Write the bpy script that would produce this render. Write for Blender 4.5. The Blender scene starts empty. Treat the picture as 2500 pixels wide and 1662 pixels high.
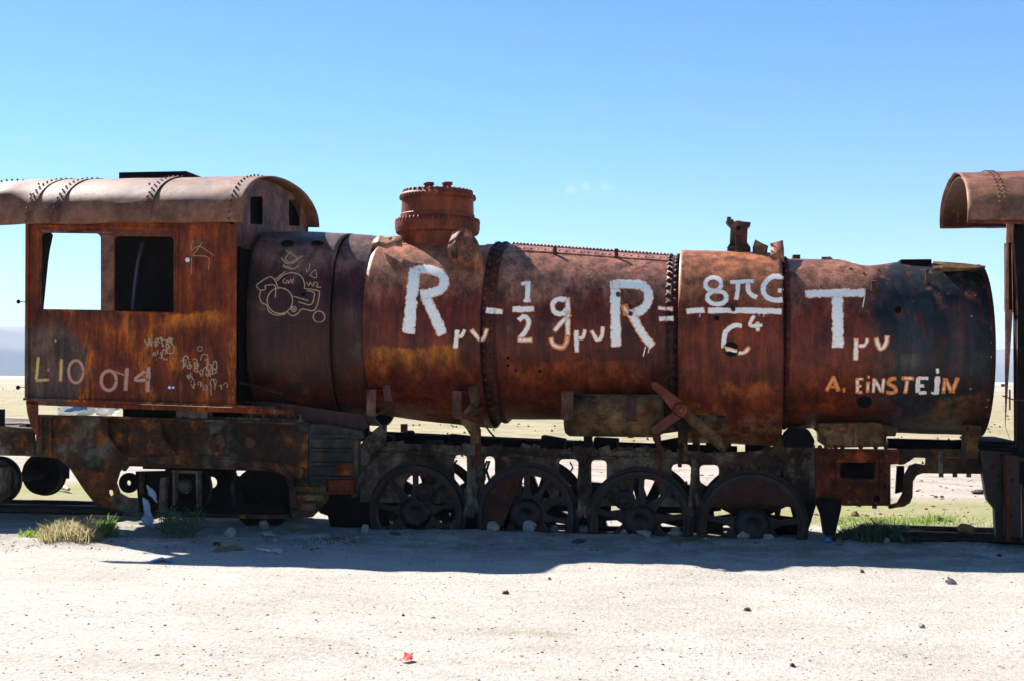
import bpy, math, random
from mathutils import Vector, Matrix, noise
from mathutils.geometry import tessellate_polygon
from mathutils.bvhtree import BVHTree
random.seed(7)
R = math.radians
HAZE = True
S = bpy.context.scene
COL = S.collection

# ------------------------------------------------------------------ camera
F_PX, CW, CH = 3280.0, 2500.0, 1662.0
PSI = math.atan(530/3280); PIT = math.atan((922.5-831)/3280); ROLL = 0.0063
CAM = Vector((0, -16.0, 1.95))
Fw = Vector((-math.sin(PSI)*math.cos(PIT), math.cos(PSI)*math.cos(PIT), math.sin(PIT)))
R0 = Vector((math.cos(PSI), math.sin(PSI), 0)); U0 = R0.cross(Fw)
RX = R0*math.cos(ROLL)+U0*math.sin(ROLL); UY = U0*math.cos(ROLL)-R0*math.sin(ROLL)
cd = bpy.data.cameras.new('camera'); cam = bpy.data.objects.new('camera', cd); COL.objects.link(cam)
cd.sensor_width = 36; cd.lens = F_PX/CW*36; cd.clip_end = 60000; cd.clip_start = .1
cam.matrix_world = Matrix(((RX.x, UY.x, -Fw.x, CAM.x), (RX.y, UY.y, -Fw.y, CAM.y), (RX.z, UY.z, -Fw.z, CAM.z), (0, 0, 0, 1)))
S.camera = cam

# ------------------------------------------------------------------ light
SUN_EL, SUN_PHI = R(41.5), R(54)      # sun stands behind the train, to its left
sd = Vector((-math.sin(SUN_PHI)*math.cos(SUN_EL), math.cos(SUN_PHI)*math.cos(SUN_EL), math.sin(SUN_EL)))
sl = bpy.data.lights.new('sun', 'SUN'); so = bpy.data.objects.new('sun', sl); COL.objects.link(so)
sl.energy = 5.0; sl.angle = R(.5); sl.color = (1, .955, .90)
so.rotation_euler = sd.to_track_quat('Z', 'Y').to_euler()
W = bpy.data.worlds.new('World'); S.world = W; W.use_nodes = True
wn = W.node_tree.nodes; wl = W.node_tree.links
bg = wn['Background']; bg.inputs[1].default_value = .065
sky = wn.new('ShaderNodeTexSky'); sky.sky_type = 'NISHITA'; sky.sun_disc = False
sky.sun_elevation = SUN_EL; sky.sun_rotation = math.atan2(sd.x, sd.y)
sky.altitude = 3000; sky.air_density = 1.0; sky.dust_density = .6; sky.ozone_density = 1.0
hs = wn.new('ShaderNodeHueSaturation'); hs.inputs['Saturation'].default_value = 1.32
ti = wn.new('ShaderNodeMixRGB'); ti.blend_type = 'MULTIPLY'; ti.inputs[0].default_value = 1; ti.inputs[2].default_value = (.82, 1.0, 1.10, 1)
wl.new(sky.outputs[0], hs.inputs['Color']); wl.new(hs.outputs[0], ti.inputs[1])
def dir_px(px, py): return (Fw+RX*((px-1250)/F_PX)-UY*((py-831)/F_PX)).normalized()
# thin clouds: low bank on the horizon and two faint wisps
tc = wn.new('ShaderNodeTexCoord')
def math_n(op, a, b=None, tree=W.node_tree, clamp=False):
    m = tree.nodes.new('ShaderNodeMath'); m.operation = op; m.use_clamp = clamp
    for i, v in enumerate((a, b)):
        if v is None: continue
        if isinstance(v, (int, float)): m.inputs[i].default_value = v
        else: tree.links.new(v, m.inputs[i])
    return m.outputs[0]
cn = wn.new('ShaderNodeTexNoise'); cn.inputs['Scale'].default_value = 60; cn.inputs['Detail'].default_value = 6
mp = wn.new('ShaderNodeMapping'); mp.inputs['Scale'].default_value = (1, 1, 2.2)
wl.new(tc.outputs['Generated'], mp.inputs[0]); wl.new(mp.outputs[0], cn.inputs['Vector'])
tot = None
for px, py, r in ((1392, 463, .006), (1430, 454, .005), (1485, 456, .007), (20, 790, .022), (2450, 850, .022)):
    d = wn.new('ShaderNodeVectorMath'); d.operation = 'DISTANCE'
    wl.new(tc.outputs['Generated'], d.inputs[0]); d.inputs[1].default_value = dir_px(px, py)
    v = math_n('SUBTRACT', 1, math_n('DIVIDE', d.outputs['Value'], r), clamp=True)
    k = .38 if r < .01 else 1.5
    v = math_n('MULTIPLY', math_n('MULTIPLY', v, k), math_n('MULTIPLY', math_n('SUBTRACT', cn.outputs[0], .42, clamp=True), 5, clamp=True))
    tot = v if tot is None else math_n('ADD', tot, v, clamp=True)
mx = wn.new('ShaderNodeMixRGB'); wl.new(tot, mx.inputs[0]); wl.new(ti.outputs[0], mx.inputs[1]); mx.inputs[2].default_value = (6.5, 6.7, 7, 1)
wl.new(mx.outputs[0], bg.inputs[0])
S.view_settings.view_transform = 'Standard'; S.view_settings.look = 'None'
S.view_settings.exposure = 1.45; S.view_settings.gamma = 1
S.render.engine = 'CYCLES'
S.cycles.max_bounces = 6; S.cycles.diffuse_bounces = 4; S.cycles.transparent_max_bounces = 8; S.cycles.volume_bounces = 0

# ------------------------------------------------------------------ geometry of the place
def P(px, py, Y):
    d = Fw+RX*((px-1250)/F_PX)-UY*((py-831)/F_PX)
    return CAM+d*((Y-CAM.y)/d.y)
def G(px, py, z=0.0):
    d = Fw+RX*((px-1250)/F_PX)-UY*((py-831)/F_PX)
    return CAM+d*((z-CAM.z)/d.z)
def prj(v):
    w = v-CAM; k = w.dot(Fw); return 1250+F_PX*w.dot(RX)/k, 831-F_PX*w.dot(UY)/k
def Zat(X, Y, py):
    a, b = prj(Vector((X, Y, 0)))[1], prj(Vector((X, Y, 2)))[1]
    z = 2*(py-a)/(b-a)
    a2, b2 = prj(Vector((X, Y, z)))[1], prj(Vector((X, Y, z+.1)))[1]
    return z+.1*(py-a2)/(b2-a2)
def mpx(n, Y=0): return n/F_PX*(16+Y)          # a width in photo pixels as metres at depth Y
YC = 1.43                                       # centre line of the train
def Q(fn, pts): return [fn(*p) for p in pts]
r1 = lambda x, y: (x/3.686, 400+y/3.686)
r2 = lambda x, y: (540+x/3.686, 400+y/3.686)
r3 = lambda x, y: (1100+x/3.686, 500+y/3.686)
r4 = lambda x, y: (1600+x/3.686, 500+y/3.686)
r5 = lambda x, y: (1940+x/3.734, 400+y/3.734)
r6 = lambda x, y: (x/3.686, 780+y/3.686)
r8 = lambda x, y: (1860+x/3.686, 780+y/3.686)

# ------------------------------------------------------------------ materials
def new_mat(name):
    m = bpy.data.materials.new(name); m.use_nodes = True
    t = m.node_tree; return m, t, t.nodes['Principled BSDF']
class NT:
    def __init__(s, t):
        s.t = t; g = t.nodes.new('ShaderNodeNewGeometry'); s.pos = g.outputs['Position']
    def vec(s, sc, src=None):
        m = s.t.nodes.new('ShaderNodeMapping'); m.inputs['Scale'].default_value = sc
        s.t.links.new(src or s.pos, m.inputs[0]); return m.outputs[0]
    def noise(s, scale, detail=6, rough=.55, sc=(1, 1, 1), dist=0, off=0):
        n = s.t.nodes.new('ShaderNodeTexNoise'); n.inputs['Scale'].default_value = scale
        n.inputs['Detail'].default_value = detail; n.inputs['Roughness'].default_value = rough; n.inputs['Distortion'].default_value = dist
        v = s.vec(sc)
        if off: v.node.inputs['Location'].default_value = (off, off*1.7, off*.6)
        s.t.links.new(v, n.inputs['Vector']); return n.outputs[0]
    def ramp(s, f, a, b, c0=0., c1=1.):
        m = s.t.nodes.new('ShaderNodeMapRange'); m.interpolation_type = 'SMOOTHSTEP'
        for i, v in enumerate((a, b, c0, c1)): m.inputs[i+1].default_value = v
        s.t.links.new(f, m.inputs[0]); return m.outputs[0]
    def mix(s, f, a, b, mode='MIX'):
        m = s.t.nodes.new('ShaderNodeMixRGB'); m.blend_type = mode
        for i, v in enumerate((f, a, b)):
            if isinstance(v, (int, float)): m.inputs[i].default_value = v
            elif isinstance(v, tuple): m.inputs[i].default_value = (*v, 1) if len(v) == 3 else v
            else: s.t.links.new(v, m.inputs[i])
        return m.outputs[0]
    def m(s, op, a, b=None, clamp=False): return math_n(op, a, b, s.t, clamp)
    def sep(s):
        n = s.t.nodes.new('ShaderNodeSeparateXYZ'); s.t.links.new(s.pos, n.inputs[0]); return n.outputs
    def bump(s, h, st, dist, bsdf):
        b = s.t.nodes.new('ShaderNodeBump'); b.inputs['Strength'].default_value = st; b.inputs['Distance'].default_value = dist
        s.t.links.new(h, b.inputs['Height']); s.t.links.new(b.outputs[0], bsdf.inputs['Normal'])
KR = .74
def rust(name, dark, mid, hot, hot_amt=.5, grey=None, grey_amt=.0, spec=.3, rough=.7, hot_z=None, xgrey=None, off=0, bump=.5, mud=None, patch=None, crown=None, bands=(), contrast=1.0, streak=.6):
    m, t, b = new_mat(name); n = NT(t)
    big = n.ramp(n.noise(.9, 7, .6, off=off+3.1), .36, .64)
    med = n.ramp(n.noise(5, 9, .65, (1, 1, .55), off=off+9), .35, .68)
    c = n.mix(n.m('MULTIPLY', n.m('ADD', big, med), .5), dark, mid)
    st = n.noise(2.6, 9, .68, (1.5+streak, 1.5+streak, 1.3-streak*1.35), dist=.4, off=off+1)
    h = n.ramp(st, .62-.22*hot_amt, .80-.2*hot_amt)
    if hot_z:
        z = n.m('ADD', n.sep()[2], n.m('MULTIPLY', n.m('SUBTRACT', n.noise(2.2, 8, .7, (1.2, 1.2, .3), off=off+5), .5), 1.1))
        h = n.m('MULTIPLY', h, n.ramp(z, hot_z[0], hot_z[1], 1, .18))
    c = n.mix(h, c, hot)
    if mud:
        zz = n.m('ADD', n.sep()[2], n.m('MULTIPLY', n.m('SUBTRACT', n.noise(3.5, 8, .7, off=off+40), .5), 1.0))
        c = n.mix(n.m('MULTIPLY', n.ramp(zz, mud[1], mud[2], 1, 0), n.ramp(n.noise(5, 8, .7, off=off+44), .42, .6)), c, mud[0])
    if patch:
        dn = t.nodes.new('ShaderNodeVectorMath'); dn.operation = 'DISTANCE'; t.links.new(n.pos, dn.inputs[0]); dn.inputs[1].default_value = patch[0]
        pm = n.ramp(n.m('ADD', dn.outputs['Value'], n.m('MULTIPLY', n.m('SUBTRACT', n.noise(3, 8, .65, off=2), .5), .7)), patch[1]*.75, patch[1], 1, 0)
        c = n.mix(n.m('MULTIPLY', pm, .85), c, patch[2])
    if crown:      # dusty upper plates; paler tone painted in to brighten the sunlit zone
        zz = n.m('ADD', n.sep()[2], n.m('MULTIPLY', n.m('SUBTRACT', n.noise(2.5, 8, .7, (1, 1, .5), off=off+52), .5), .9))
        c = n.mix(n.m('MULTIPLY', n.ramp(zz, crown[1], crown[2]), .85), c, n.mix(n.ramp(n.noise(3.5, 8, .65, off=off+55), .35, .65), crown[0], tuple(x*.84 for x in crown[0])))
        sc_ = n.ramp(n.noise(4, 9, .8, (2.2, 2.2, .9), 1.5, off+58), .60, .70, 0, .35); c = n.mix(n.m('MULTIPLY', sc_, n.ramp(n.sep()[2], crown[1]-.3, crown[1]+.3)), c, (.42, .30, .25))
    if grey:
        g = n.ramp(n.noise(1.7, 9, .68, (1, 1, .8), off=off+14), .66-.3*grey_amt, .74-.24*grey_amt)
        if xgrey:
            xx = n.m('ADD', n.sep()[0], n.m('MULTIPLY', n.m('SUBTRACT', n.noise(2.4, 8, .7, (1, 1, .7), off=off+21), .5), 1.5))
            g = n.m('MAXIMUM', n.m('MULTIPLY', g, .35), n.m('MULTIPLY', n.ramp(xx, xgrey[0], xgrey[1]), n.ramp(n.noise(5, 9, .7, (1, 1, .35), off=off+31), .34, .46)))
        c = n.mix(g, c, grey)
    for (bx0, bx1, bz, bh, bc, ba) in bands:      # rusty water marks with a ragged upper edge
        zz = n.m('ADD', n.sep()[2], n.m('MULTIPLY', n.m('SUBTRACT', n.noise(9, 6, .7, (1, 1, .25), off=off+60), .5), .16))
        zz = n.m('ADD', zz, n.m('MULTIPLY', n.m('SUBTRACT', n.noise(1.6, 4, .6, off=off+63), .5), .35))
        xx = n.m('ADD', n.sep()[0], n.m('MULTIPLY', n.m('SUBTRACT', n.noise(2, 5, .6, off=off+66), .5), .5))
        mk = n.m('MULTIPLY', n.ramp(zz, bz+.03, bz-.02), n.ramp(zz, bz-bh, bz-bh*.15)); mk = n.m('MULTIPLY', mk, n.m('MULTIPLY', n.ramp(xx, bx0, bx0+.25), n.ramp(xx, bx1, bx1-.25)))
        mk = n.m('MULTIPLY', n.m('MULTIPLY', mk, ba), n.ramp(n.noise(5, 8, .7, (1.4, 1.4, .4), off=off+69), .3, .55)); c = n.mix(mk, c, bc)
    fine = n.noise(46, 8, .75, off=off+2)
    c = n.mix(1, c, n.mix(n.ramp(fine, .3, .7), tuple(1-contrast*(1-v) for v in (.66, .62, .6)), tuple(1+contrast*.22 for _ in range(3))), 'MULTIPLY')
    drip = n.ramp(n.noise(5, 10, .72, (1+streak, 1+streak, 1-streak*1.2), dist=.3, off=off+80), .36, .64); c = n.mix(1, c, n.mix(drip, tuple(1-contrast*(1-v) for v in (.46, .42, .40)), tuple(1+contrast*v for v in (.3, .24, .2))), 'MULTIPLY')
    blot = n.ramp(n.noise(3.3, 10, .72, off=off+84), .36, .62); c = n.mix(1, c, n.mix(blot, (.62, .58, .56), (1.18, 1.15, 1.12)), 'MULTIPLY')
    # pits and scratches
    pit = n.ramp(n.noise(19, 5, .6, off=off+7), .66, .72)
    c = n.mix(n.m('MULTIPLY', pit, .65), c, tuple(x*.3 for x in dark))
    c = n.mix(1, c, (KR, KR, KR), 'MULTIPLY')
    t.links.new(c, b.inputs['Base Color'])
    t.links.new(n.ramp(fine, .25, .75, rough-.14, min(1, rough+.16)), b.inputs['Roughness'])
    b.inputs['Specular IOR Level'].default_value = spec*.55
    n.bump(n.m('ADD', n.m('MULTIPLY', med, .8), n.m('ADD', fine, n.m('MULTIPLY', pit, -.5))), bump, .012, b)
    return m
def plain(name, c, rough=.7, spec=.3, var=.35, sc=12):
    c = tuple(x*.8 for x in c)
    m, t, b = new_mat(name); n = NT(t); f = n.noise(sc, 8, .7)
    cc = n.mix(n.ramp(f, .3, .7), tuple(x*(1-var) for x in c), tuple(min(1, x*(1+var)) for x in c))
    t.links.new(cc, b.inputs['Base Color']); b.inputs['Roughness'].default_value = rough; b.inputs['Specular IOR Level'].default_value = spec
    n.bump(f, .4, .01, b); return m
M = {}
M['cab'] = rust('rust_cab', (.13, .018, .004), (.36, .062, .007), (.74, .20, .010), .6, (.15, .10, .075), .12, .3, .6, (2.2, 3.6), off=0, patch=(P(120, 890, 0), .62, (.13, .10, .08)), bands=((P(385, 800, 0).x, P(568, 800, 0).x, P(400, 768, 0).z, .26, (.85, .25, .012), .8), (P(60, 800, 0).x, P(320, 800, 0).x, P(200, 765, 0).z, .3, (.07, .022, .010), .8)), bump=0.3)
M['cab_pink'] = rust('rust_cab_front', (.14, .06, .045), (.27, .12, .085), (.30, .10, .05), .2, (.2, .16, .15), .2, .25, .6, off=5, streak=0.0)
M['roofdark'] = rust('rust_roof_seam', (.16, .065, .04), (.27, .12, .08), (.30, .10, .04), .3, None, 0, .3, .6, off=9, bump=.2, contrast=.6)
M['roof'] = rust('rust_roof', (.22, .09, .05), (.36, .165, .095), (.42, .16, .07), .3, (.22, .15, .115), .25, .35, .55, off=8, bump=.12, contrast=.45, streak=0.0)
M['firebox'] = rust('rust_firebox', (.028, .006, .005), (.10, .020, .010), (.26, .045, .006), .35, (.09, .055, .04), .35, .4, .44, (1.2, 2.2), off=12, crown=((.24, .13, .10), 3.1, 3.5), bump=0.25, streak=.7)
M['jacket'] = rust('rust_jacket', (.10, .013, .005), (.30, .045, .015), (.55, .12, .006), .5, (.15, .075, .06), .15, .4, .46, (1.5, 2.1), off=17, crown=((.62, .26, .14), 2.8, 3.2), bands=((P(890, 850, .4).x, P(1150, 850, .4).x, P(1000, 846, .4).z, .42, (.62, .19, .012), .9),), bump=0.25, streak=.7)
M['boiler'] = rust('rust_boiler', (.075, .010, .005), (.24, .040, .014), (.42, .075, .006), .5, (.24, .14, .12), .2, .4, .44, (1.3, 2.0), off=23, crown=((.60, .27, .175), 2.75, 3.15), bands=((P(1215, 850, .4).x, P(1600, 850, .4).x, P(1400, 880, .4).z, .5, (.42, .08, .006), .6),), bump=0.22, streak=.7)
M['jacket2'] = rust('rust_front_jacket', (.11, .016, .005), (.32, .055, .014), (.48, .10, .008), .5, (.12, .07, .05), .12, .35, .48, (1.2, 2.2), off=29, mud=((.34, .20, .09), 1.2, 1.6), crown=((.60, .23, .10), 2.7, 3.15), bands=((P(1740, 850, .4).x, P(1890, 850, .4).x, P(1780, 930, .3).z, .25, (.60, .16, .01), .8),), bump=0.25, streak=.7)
XS0 = P(2150, 850, .4).x; XS1 = P(2330, 850, .4).x
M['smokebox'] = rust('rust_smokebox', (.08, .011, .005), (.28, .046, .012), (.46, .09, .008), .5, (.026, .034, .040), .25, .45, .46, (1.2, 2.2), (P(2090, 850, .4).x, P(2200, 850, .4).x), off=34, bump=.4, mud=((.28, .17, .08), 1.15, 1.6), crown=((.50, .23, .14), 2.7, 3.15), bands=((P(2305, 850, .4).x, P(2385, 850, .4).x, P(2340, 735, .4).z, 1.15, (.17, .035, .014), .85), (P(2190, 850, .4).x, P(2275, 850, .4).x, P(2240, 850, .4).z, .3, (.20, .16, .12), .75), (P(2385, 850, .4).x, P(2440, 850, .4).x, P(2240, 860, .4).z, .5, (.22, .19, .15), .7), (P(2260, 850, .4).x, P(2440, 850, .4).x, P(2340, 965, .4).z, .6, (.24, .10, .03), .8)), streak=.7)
M['dome'] = rust('rust_dome', (.16, .03, .011), (.36, .08, .028), (.44, .09, .015), .3, None, 0, .3, .6, off=41, contrast=.4, bump=.2)
M['seam'] = rust('rust_seam', (.045, .009, .005), (.16, .030, .010), (.36, .08, .008), .5, None, 0, .4, .5, (1.3, 2.2), off=44)
M['frame'] = rust('rust_frame', (.020, .012, .007), (.10, .058, .030), (.34, .10, .012), .38, (.27, .22, .16), .72, .3, .75, off=50, bump=1, streak=0.0)
M['rear_frame'] = rust('rust_rear_frame', (.022, .012, .006), (.11, .050, .020), (.38, .11, .012), .5, (.12, .12, .085), .5, .3, .7, off=52, bump=.9, bands=((P(88, 1060, .1).x, P(380, 1060, .1).x, P(200, 1150, .1).z, .5, (.34, .09, .01), .7),), streak=0.0)
M['frame_red'] = rust('rust_cylinder_block', (.05, .008, .004), (.24, .040, .008), (.52, .10, .006), .55, (.09, .06, .04), .2, .3, .7, off=56, bump=.9, streak=0.0)
M['mudded'] = rust('mud_coated_iron', (.09, .045, .018), (.34, .20, .085), (.26, .06, .010), .45, (.035, .024, .016), .5, .2, .85, off=60, bump=1, streak=0.0)
M['wheel'] = rust('rust_wheel', (.008, .004, .003), (.040, .013, .007), (.14, .035, .006), .4, (.02, .03, .045), .4, .5, .45, off=66, streak=0.0)
M['black'] = rust('sooty_shaded_iron', (.004, .003, .003), (.012, .008, .006), (.04, .016, .008), .2, None, 0, .2, .8, off=70, streak=0.0)  # sooty black, also painted as deep shade on far and inner parts
M['bluemetal'] = rust('blue_stained_iron', (.015, .018, .014), (.09, .085, .055), (.22, .085, .015), .5, (.01, .05, .14), .6, .4, .5, off=77, bump=1, streak=0.0)
M['pinkplate'] = rust('bleached_plate', (.28, .12, .07), (.44, .21, .13), (.40, .13, .04), .3, None, 0, .25, .65, off=81)
M['bracket'] = rust('rust_bracket', (.08, .03, .02), (.23, .095, .06), (.30, .10, .02), .3, (.2, .15, .10), .3, .3, .6, off=85, streak=0.0)
M['sheen'] = plain('bare_edge', (.30, .32, .36), .35, .6, .2); M['sheen_edge'] = plain('sheen_edge', (.05, .06, .08), .4, .5, .2)
M['cweight'] = rust('rust_counterweight', (.03, .008, .004), (.11, .024, .010), (.22, .05, .008), .4, None, 0, .3, .6, off=95, streak=0.0)
M['hole'] = plain('hollow_dark', (.004, .004, .004), .9, .1, .2)  # flat black standing for the darkness inside openings
M['rail'] = rust('rust_rail', (.012, .008, .006), (.035, .02, .013), (.07, .03, .012), .2, None, 0, .4, .55, off=90)

# ground ------------------------------------------------------------
def ground_mat():
    m, t, b = new_mat('desert_ground'); n = NT(t); x, y, z = n.sep()
    yy = n.m('ADD', y, n.m('MULTIPLY', n.m('SUBTRACT', n.noise(.35, 5, .6), .5), 3.4))
    big = n.noise(.5, 7, .6); fine = n.noise(28, 8, .72, (1, .55, 1)); vf = n.noise(95, 4, .7, (1, .5, 1))
    sand = n.mix(n.ramp(n.m('ADD', n.m('MULTIPLY', big, .5), n.m('MULTIPLY', n.noise(2.3, 9, .75, (.5, 1.6, 1), off=2), .5)), .36, .62), (.50, .455, .39), (.615, .565, .495))
    rear = n.mix(n.ramp(n.noise(1.3, 6, .6), .4, .6), (.40, .335, .20), (.31, .33, .13))
    path = n.mix(n.ramp(n.noise(.3, 6, .6, (1, 3, 1)), .35, .65), (.50, .41, .34), (.56, .50, .43))
    tan = n.mix(n.ramp(n.noise(.16, 8, .7, (.35, 2.2, 1)), .38, .62), (.47, .40, .26), (.37, .33, .19))
    farc = n.mix(n.ramp(n.noise(.012, 6, .6, (.3, 2, 1)), .4, .6), (.42, .36, .25), (.50, .46, .38))
    c = n.mix(n.ramp(yy, 2.2, 3.2), sand, rear)
    c = n.mix(n.ramp(yy, 6.2, 8), c, path)
    c = n.mix(n.ramp(yy, 15, 19), c, tan)
    c = n.mix(n.ramp(y, 70, 260), c, farc)
    yf = n.m('ADD', y, n.m('MULTIPLY', n.m('SUBTRACT', n.noise(.002, 4, .6), .5), 400))
    c = n.mix(n.ramp(yf, 700, 1000), c, (.62, .62, .60))      # salt flat
    # darker earth beside the rails, spread out to paint a deeper train shadow
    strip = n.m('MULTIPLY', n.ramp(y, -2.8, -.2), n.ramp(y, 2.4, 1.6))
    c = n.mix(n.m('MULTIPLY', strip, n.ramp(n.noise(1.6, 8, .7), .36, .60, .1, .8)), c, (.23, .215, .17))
    dist = n.mix(n.ramp(n.noise(1.4, 9, .78, (.6, 1.5, 1), off=11), .36, .64), (.62, .60, .52), (1.2, 1.2, 1.2)); c = n.mix(n.ramp(y, 6, 14), c, n.mix(1, c, dist, 'MULTIPLY'))
    # faint greenish growth in the open sand
    c = n.mix(n.m('MULTIPLY', n.ramp(n.noise(1.1, 7, .7, (.5, 1.6, 1), off=4), .62, .72, 0, .5), n.ramp(y, 30, 20)), c, (.34, .34, .17))
    c = n.mix(1, c, n.mix(n.ramp(fine, .28, .6), (.72, .69, .65), (1.08, 1.08, 1.08)), 'MULTIPLY')
    sp = n.ramp(n.noise(55, 3, .6, (1, .6, 1), off=8), .69, .74, 0, .5)
    c = n.mix(n.m('MULTIPLY', sp, n.ramp(y, 60, 10)), c, (.16, .12, .09))
    c = n.mix(1, c, (.80, .80, .80), 'MULTIPLY')
    t.links.new(c, b.inputs['Base Color']); b.inputs['Roughness'].default_value = .95; b.inputs['Specular IOR Level'].default_value = .1
    n.bump(n.m('ADD', fine, n.m('MULTIPLY', vf, .5)), .75, .03, b)
    return m
M['ground'] = ground_mat()
def hill_mat():
    m, t, b = new_mat('far_hills'); n = NT(t)
    c = n.mix(n.ramp(n.noise(.0016, 8, .65, (1, 1, 3)), .35, .65), (.14, .12, .11), (.24, .21, .18))
    t.links.new(c, b.inputs['Base Color']); b.inputs['Roughness'].default_value = 1; return m
M['hill'] = hill_mat()
M['rock'] = plain('pale_stone', (.33, .30, .265), .9, .15, .3)
M['rock_dark'] = plain('dark_stone', (.07, .05, .045), .8, .2, .4)
M['rock_brown'] = plain('brown_stone', (.28, .14, .07), .85, .15, .35)

def grass_mat(name, c0, c1):
    c0, c1 = tuple(x*.75 for x in c0), tuple(x*.75 for x in c1)
    m, t, b = new_mat(name); n = NT(t)
    o = n.ramp(n.noise(14, 3, .6), .3, .7)
    t.links.new(n.mix(o, c0, c1), b.inputs['Base Color']); b.inputs['Roughness'].default_value = .7
    return m
M['g_yellow'] = grass_mat('dry_yellow_grass', (.30, .28, .09), (.56, .42, .24))
M['g_dark'] = grass_mat('dark_green_leaf', (.025, .06, .02), (.07, .12, .035))
M['g_scrub'] = grass_mat('scrub_leaf', (.13, .12, .05), (.26, .23, .10))
M['g_green'] = grass_mat('green_grass', (.06, .12, .02), (.17, .22, .05))

def paint_mat(name, c, stain):
    m, t, b = new_mat(name); n = NT(t)
    a = t.nodes.new('ShaderNodeAttribute'); a.attribute_name = 'wear'
    sp = t.nodes.new('ShaderNodeSeparateColor'); t.links.new(a.outputs['Color'], sp.inputs[0])
    edge, tint = sp.outputs[0], sp.outputs[1]
    nz = n.noise(24, 8, .7); nb = n.noise(7, 6, .65, (1, 1, .4)); n3 = n.noise(60, 6, .7, (2, 2, .6))
    o = n.m('ADD', n.m('MULTIPLY', edge, .72), n.m('SUBTRACT', nz, .5))
    o = n.m('ADD', o, n.m('MULTIPLY', tint, n.m('ADD', n.m('MULTIPLY', nb, 1.1), .05)))
    c1 = n.mix(n.ramp(o, .44, .74), c, stain)
    c1 = n.mix(n.ramp(n3, .52, .68, 0, .5), c1, tuple(x*.35 for x in stain))
    t.links.new(c1, b.inputs['Base Color']); b.inputs['Roughness'].default_value = .6
    al = n.m('SUBTRACT', n.m('ADD', n.m('MULTIPLY', edge, .8), n.m('MULTIPLY', nz, .75)), 0)
    al = n.m('MAXIMUM', n.ramp(al, 1.06, 1.14), n.ramp(n.noise(26, 6, .75, (1, 1, .4), off=3), .66, .70))
    al = n.m('SUBTRACT', 1, al, True)
    t.links.new(al, b.inputs['Alpha'])
    return m
M['white'] = paint_mat('weathered_white_paint', (.97, .89, .76), (.88, .215, .012))
M['yellowp'] = paint_mat('weathered_yellow_paint', (.55, .42, .10), (.40, .16, .04))
M['pinkp'] = paint_mat('faded_pink_paint', (.46, .22, .15), (.34, .12, .05))
M['scratch'] = paint_mat('chalky_scratch', (.42, .30, .17), (.36, .16, .05))

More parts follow.
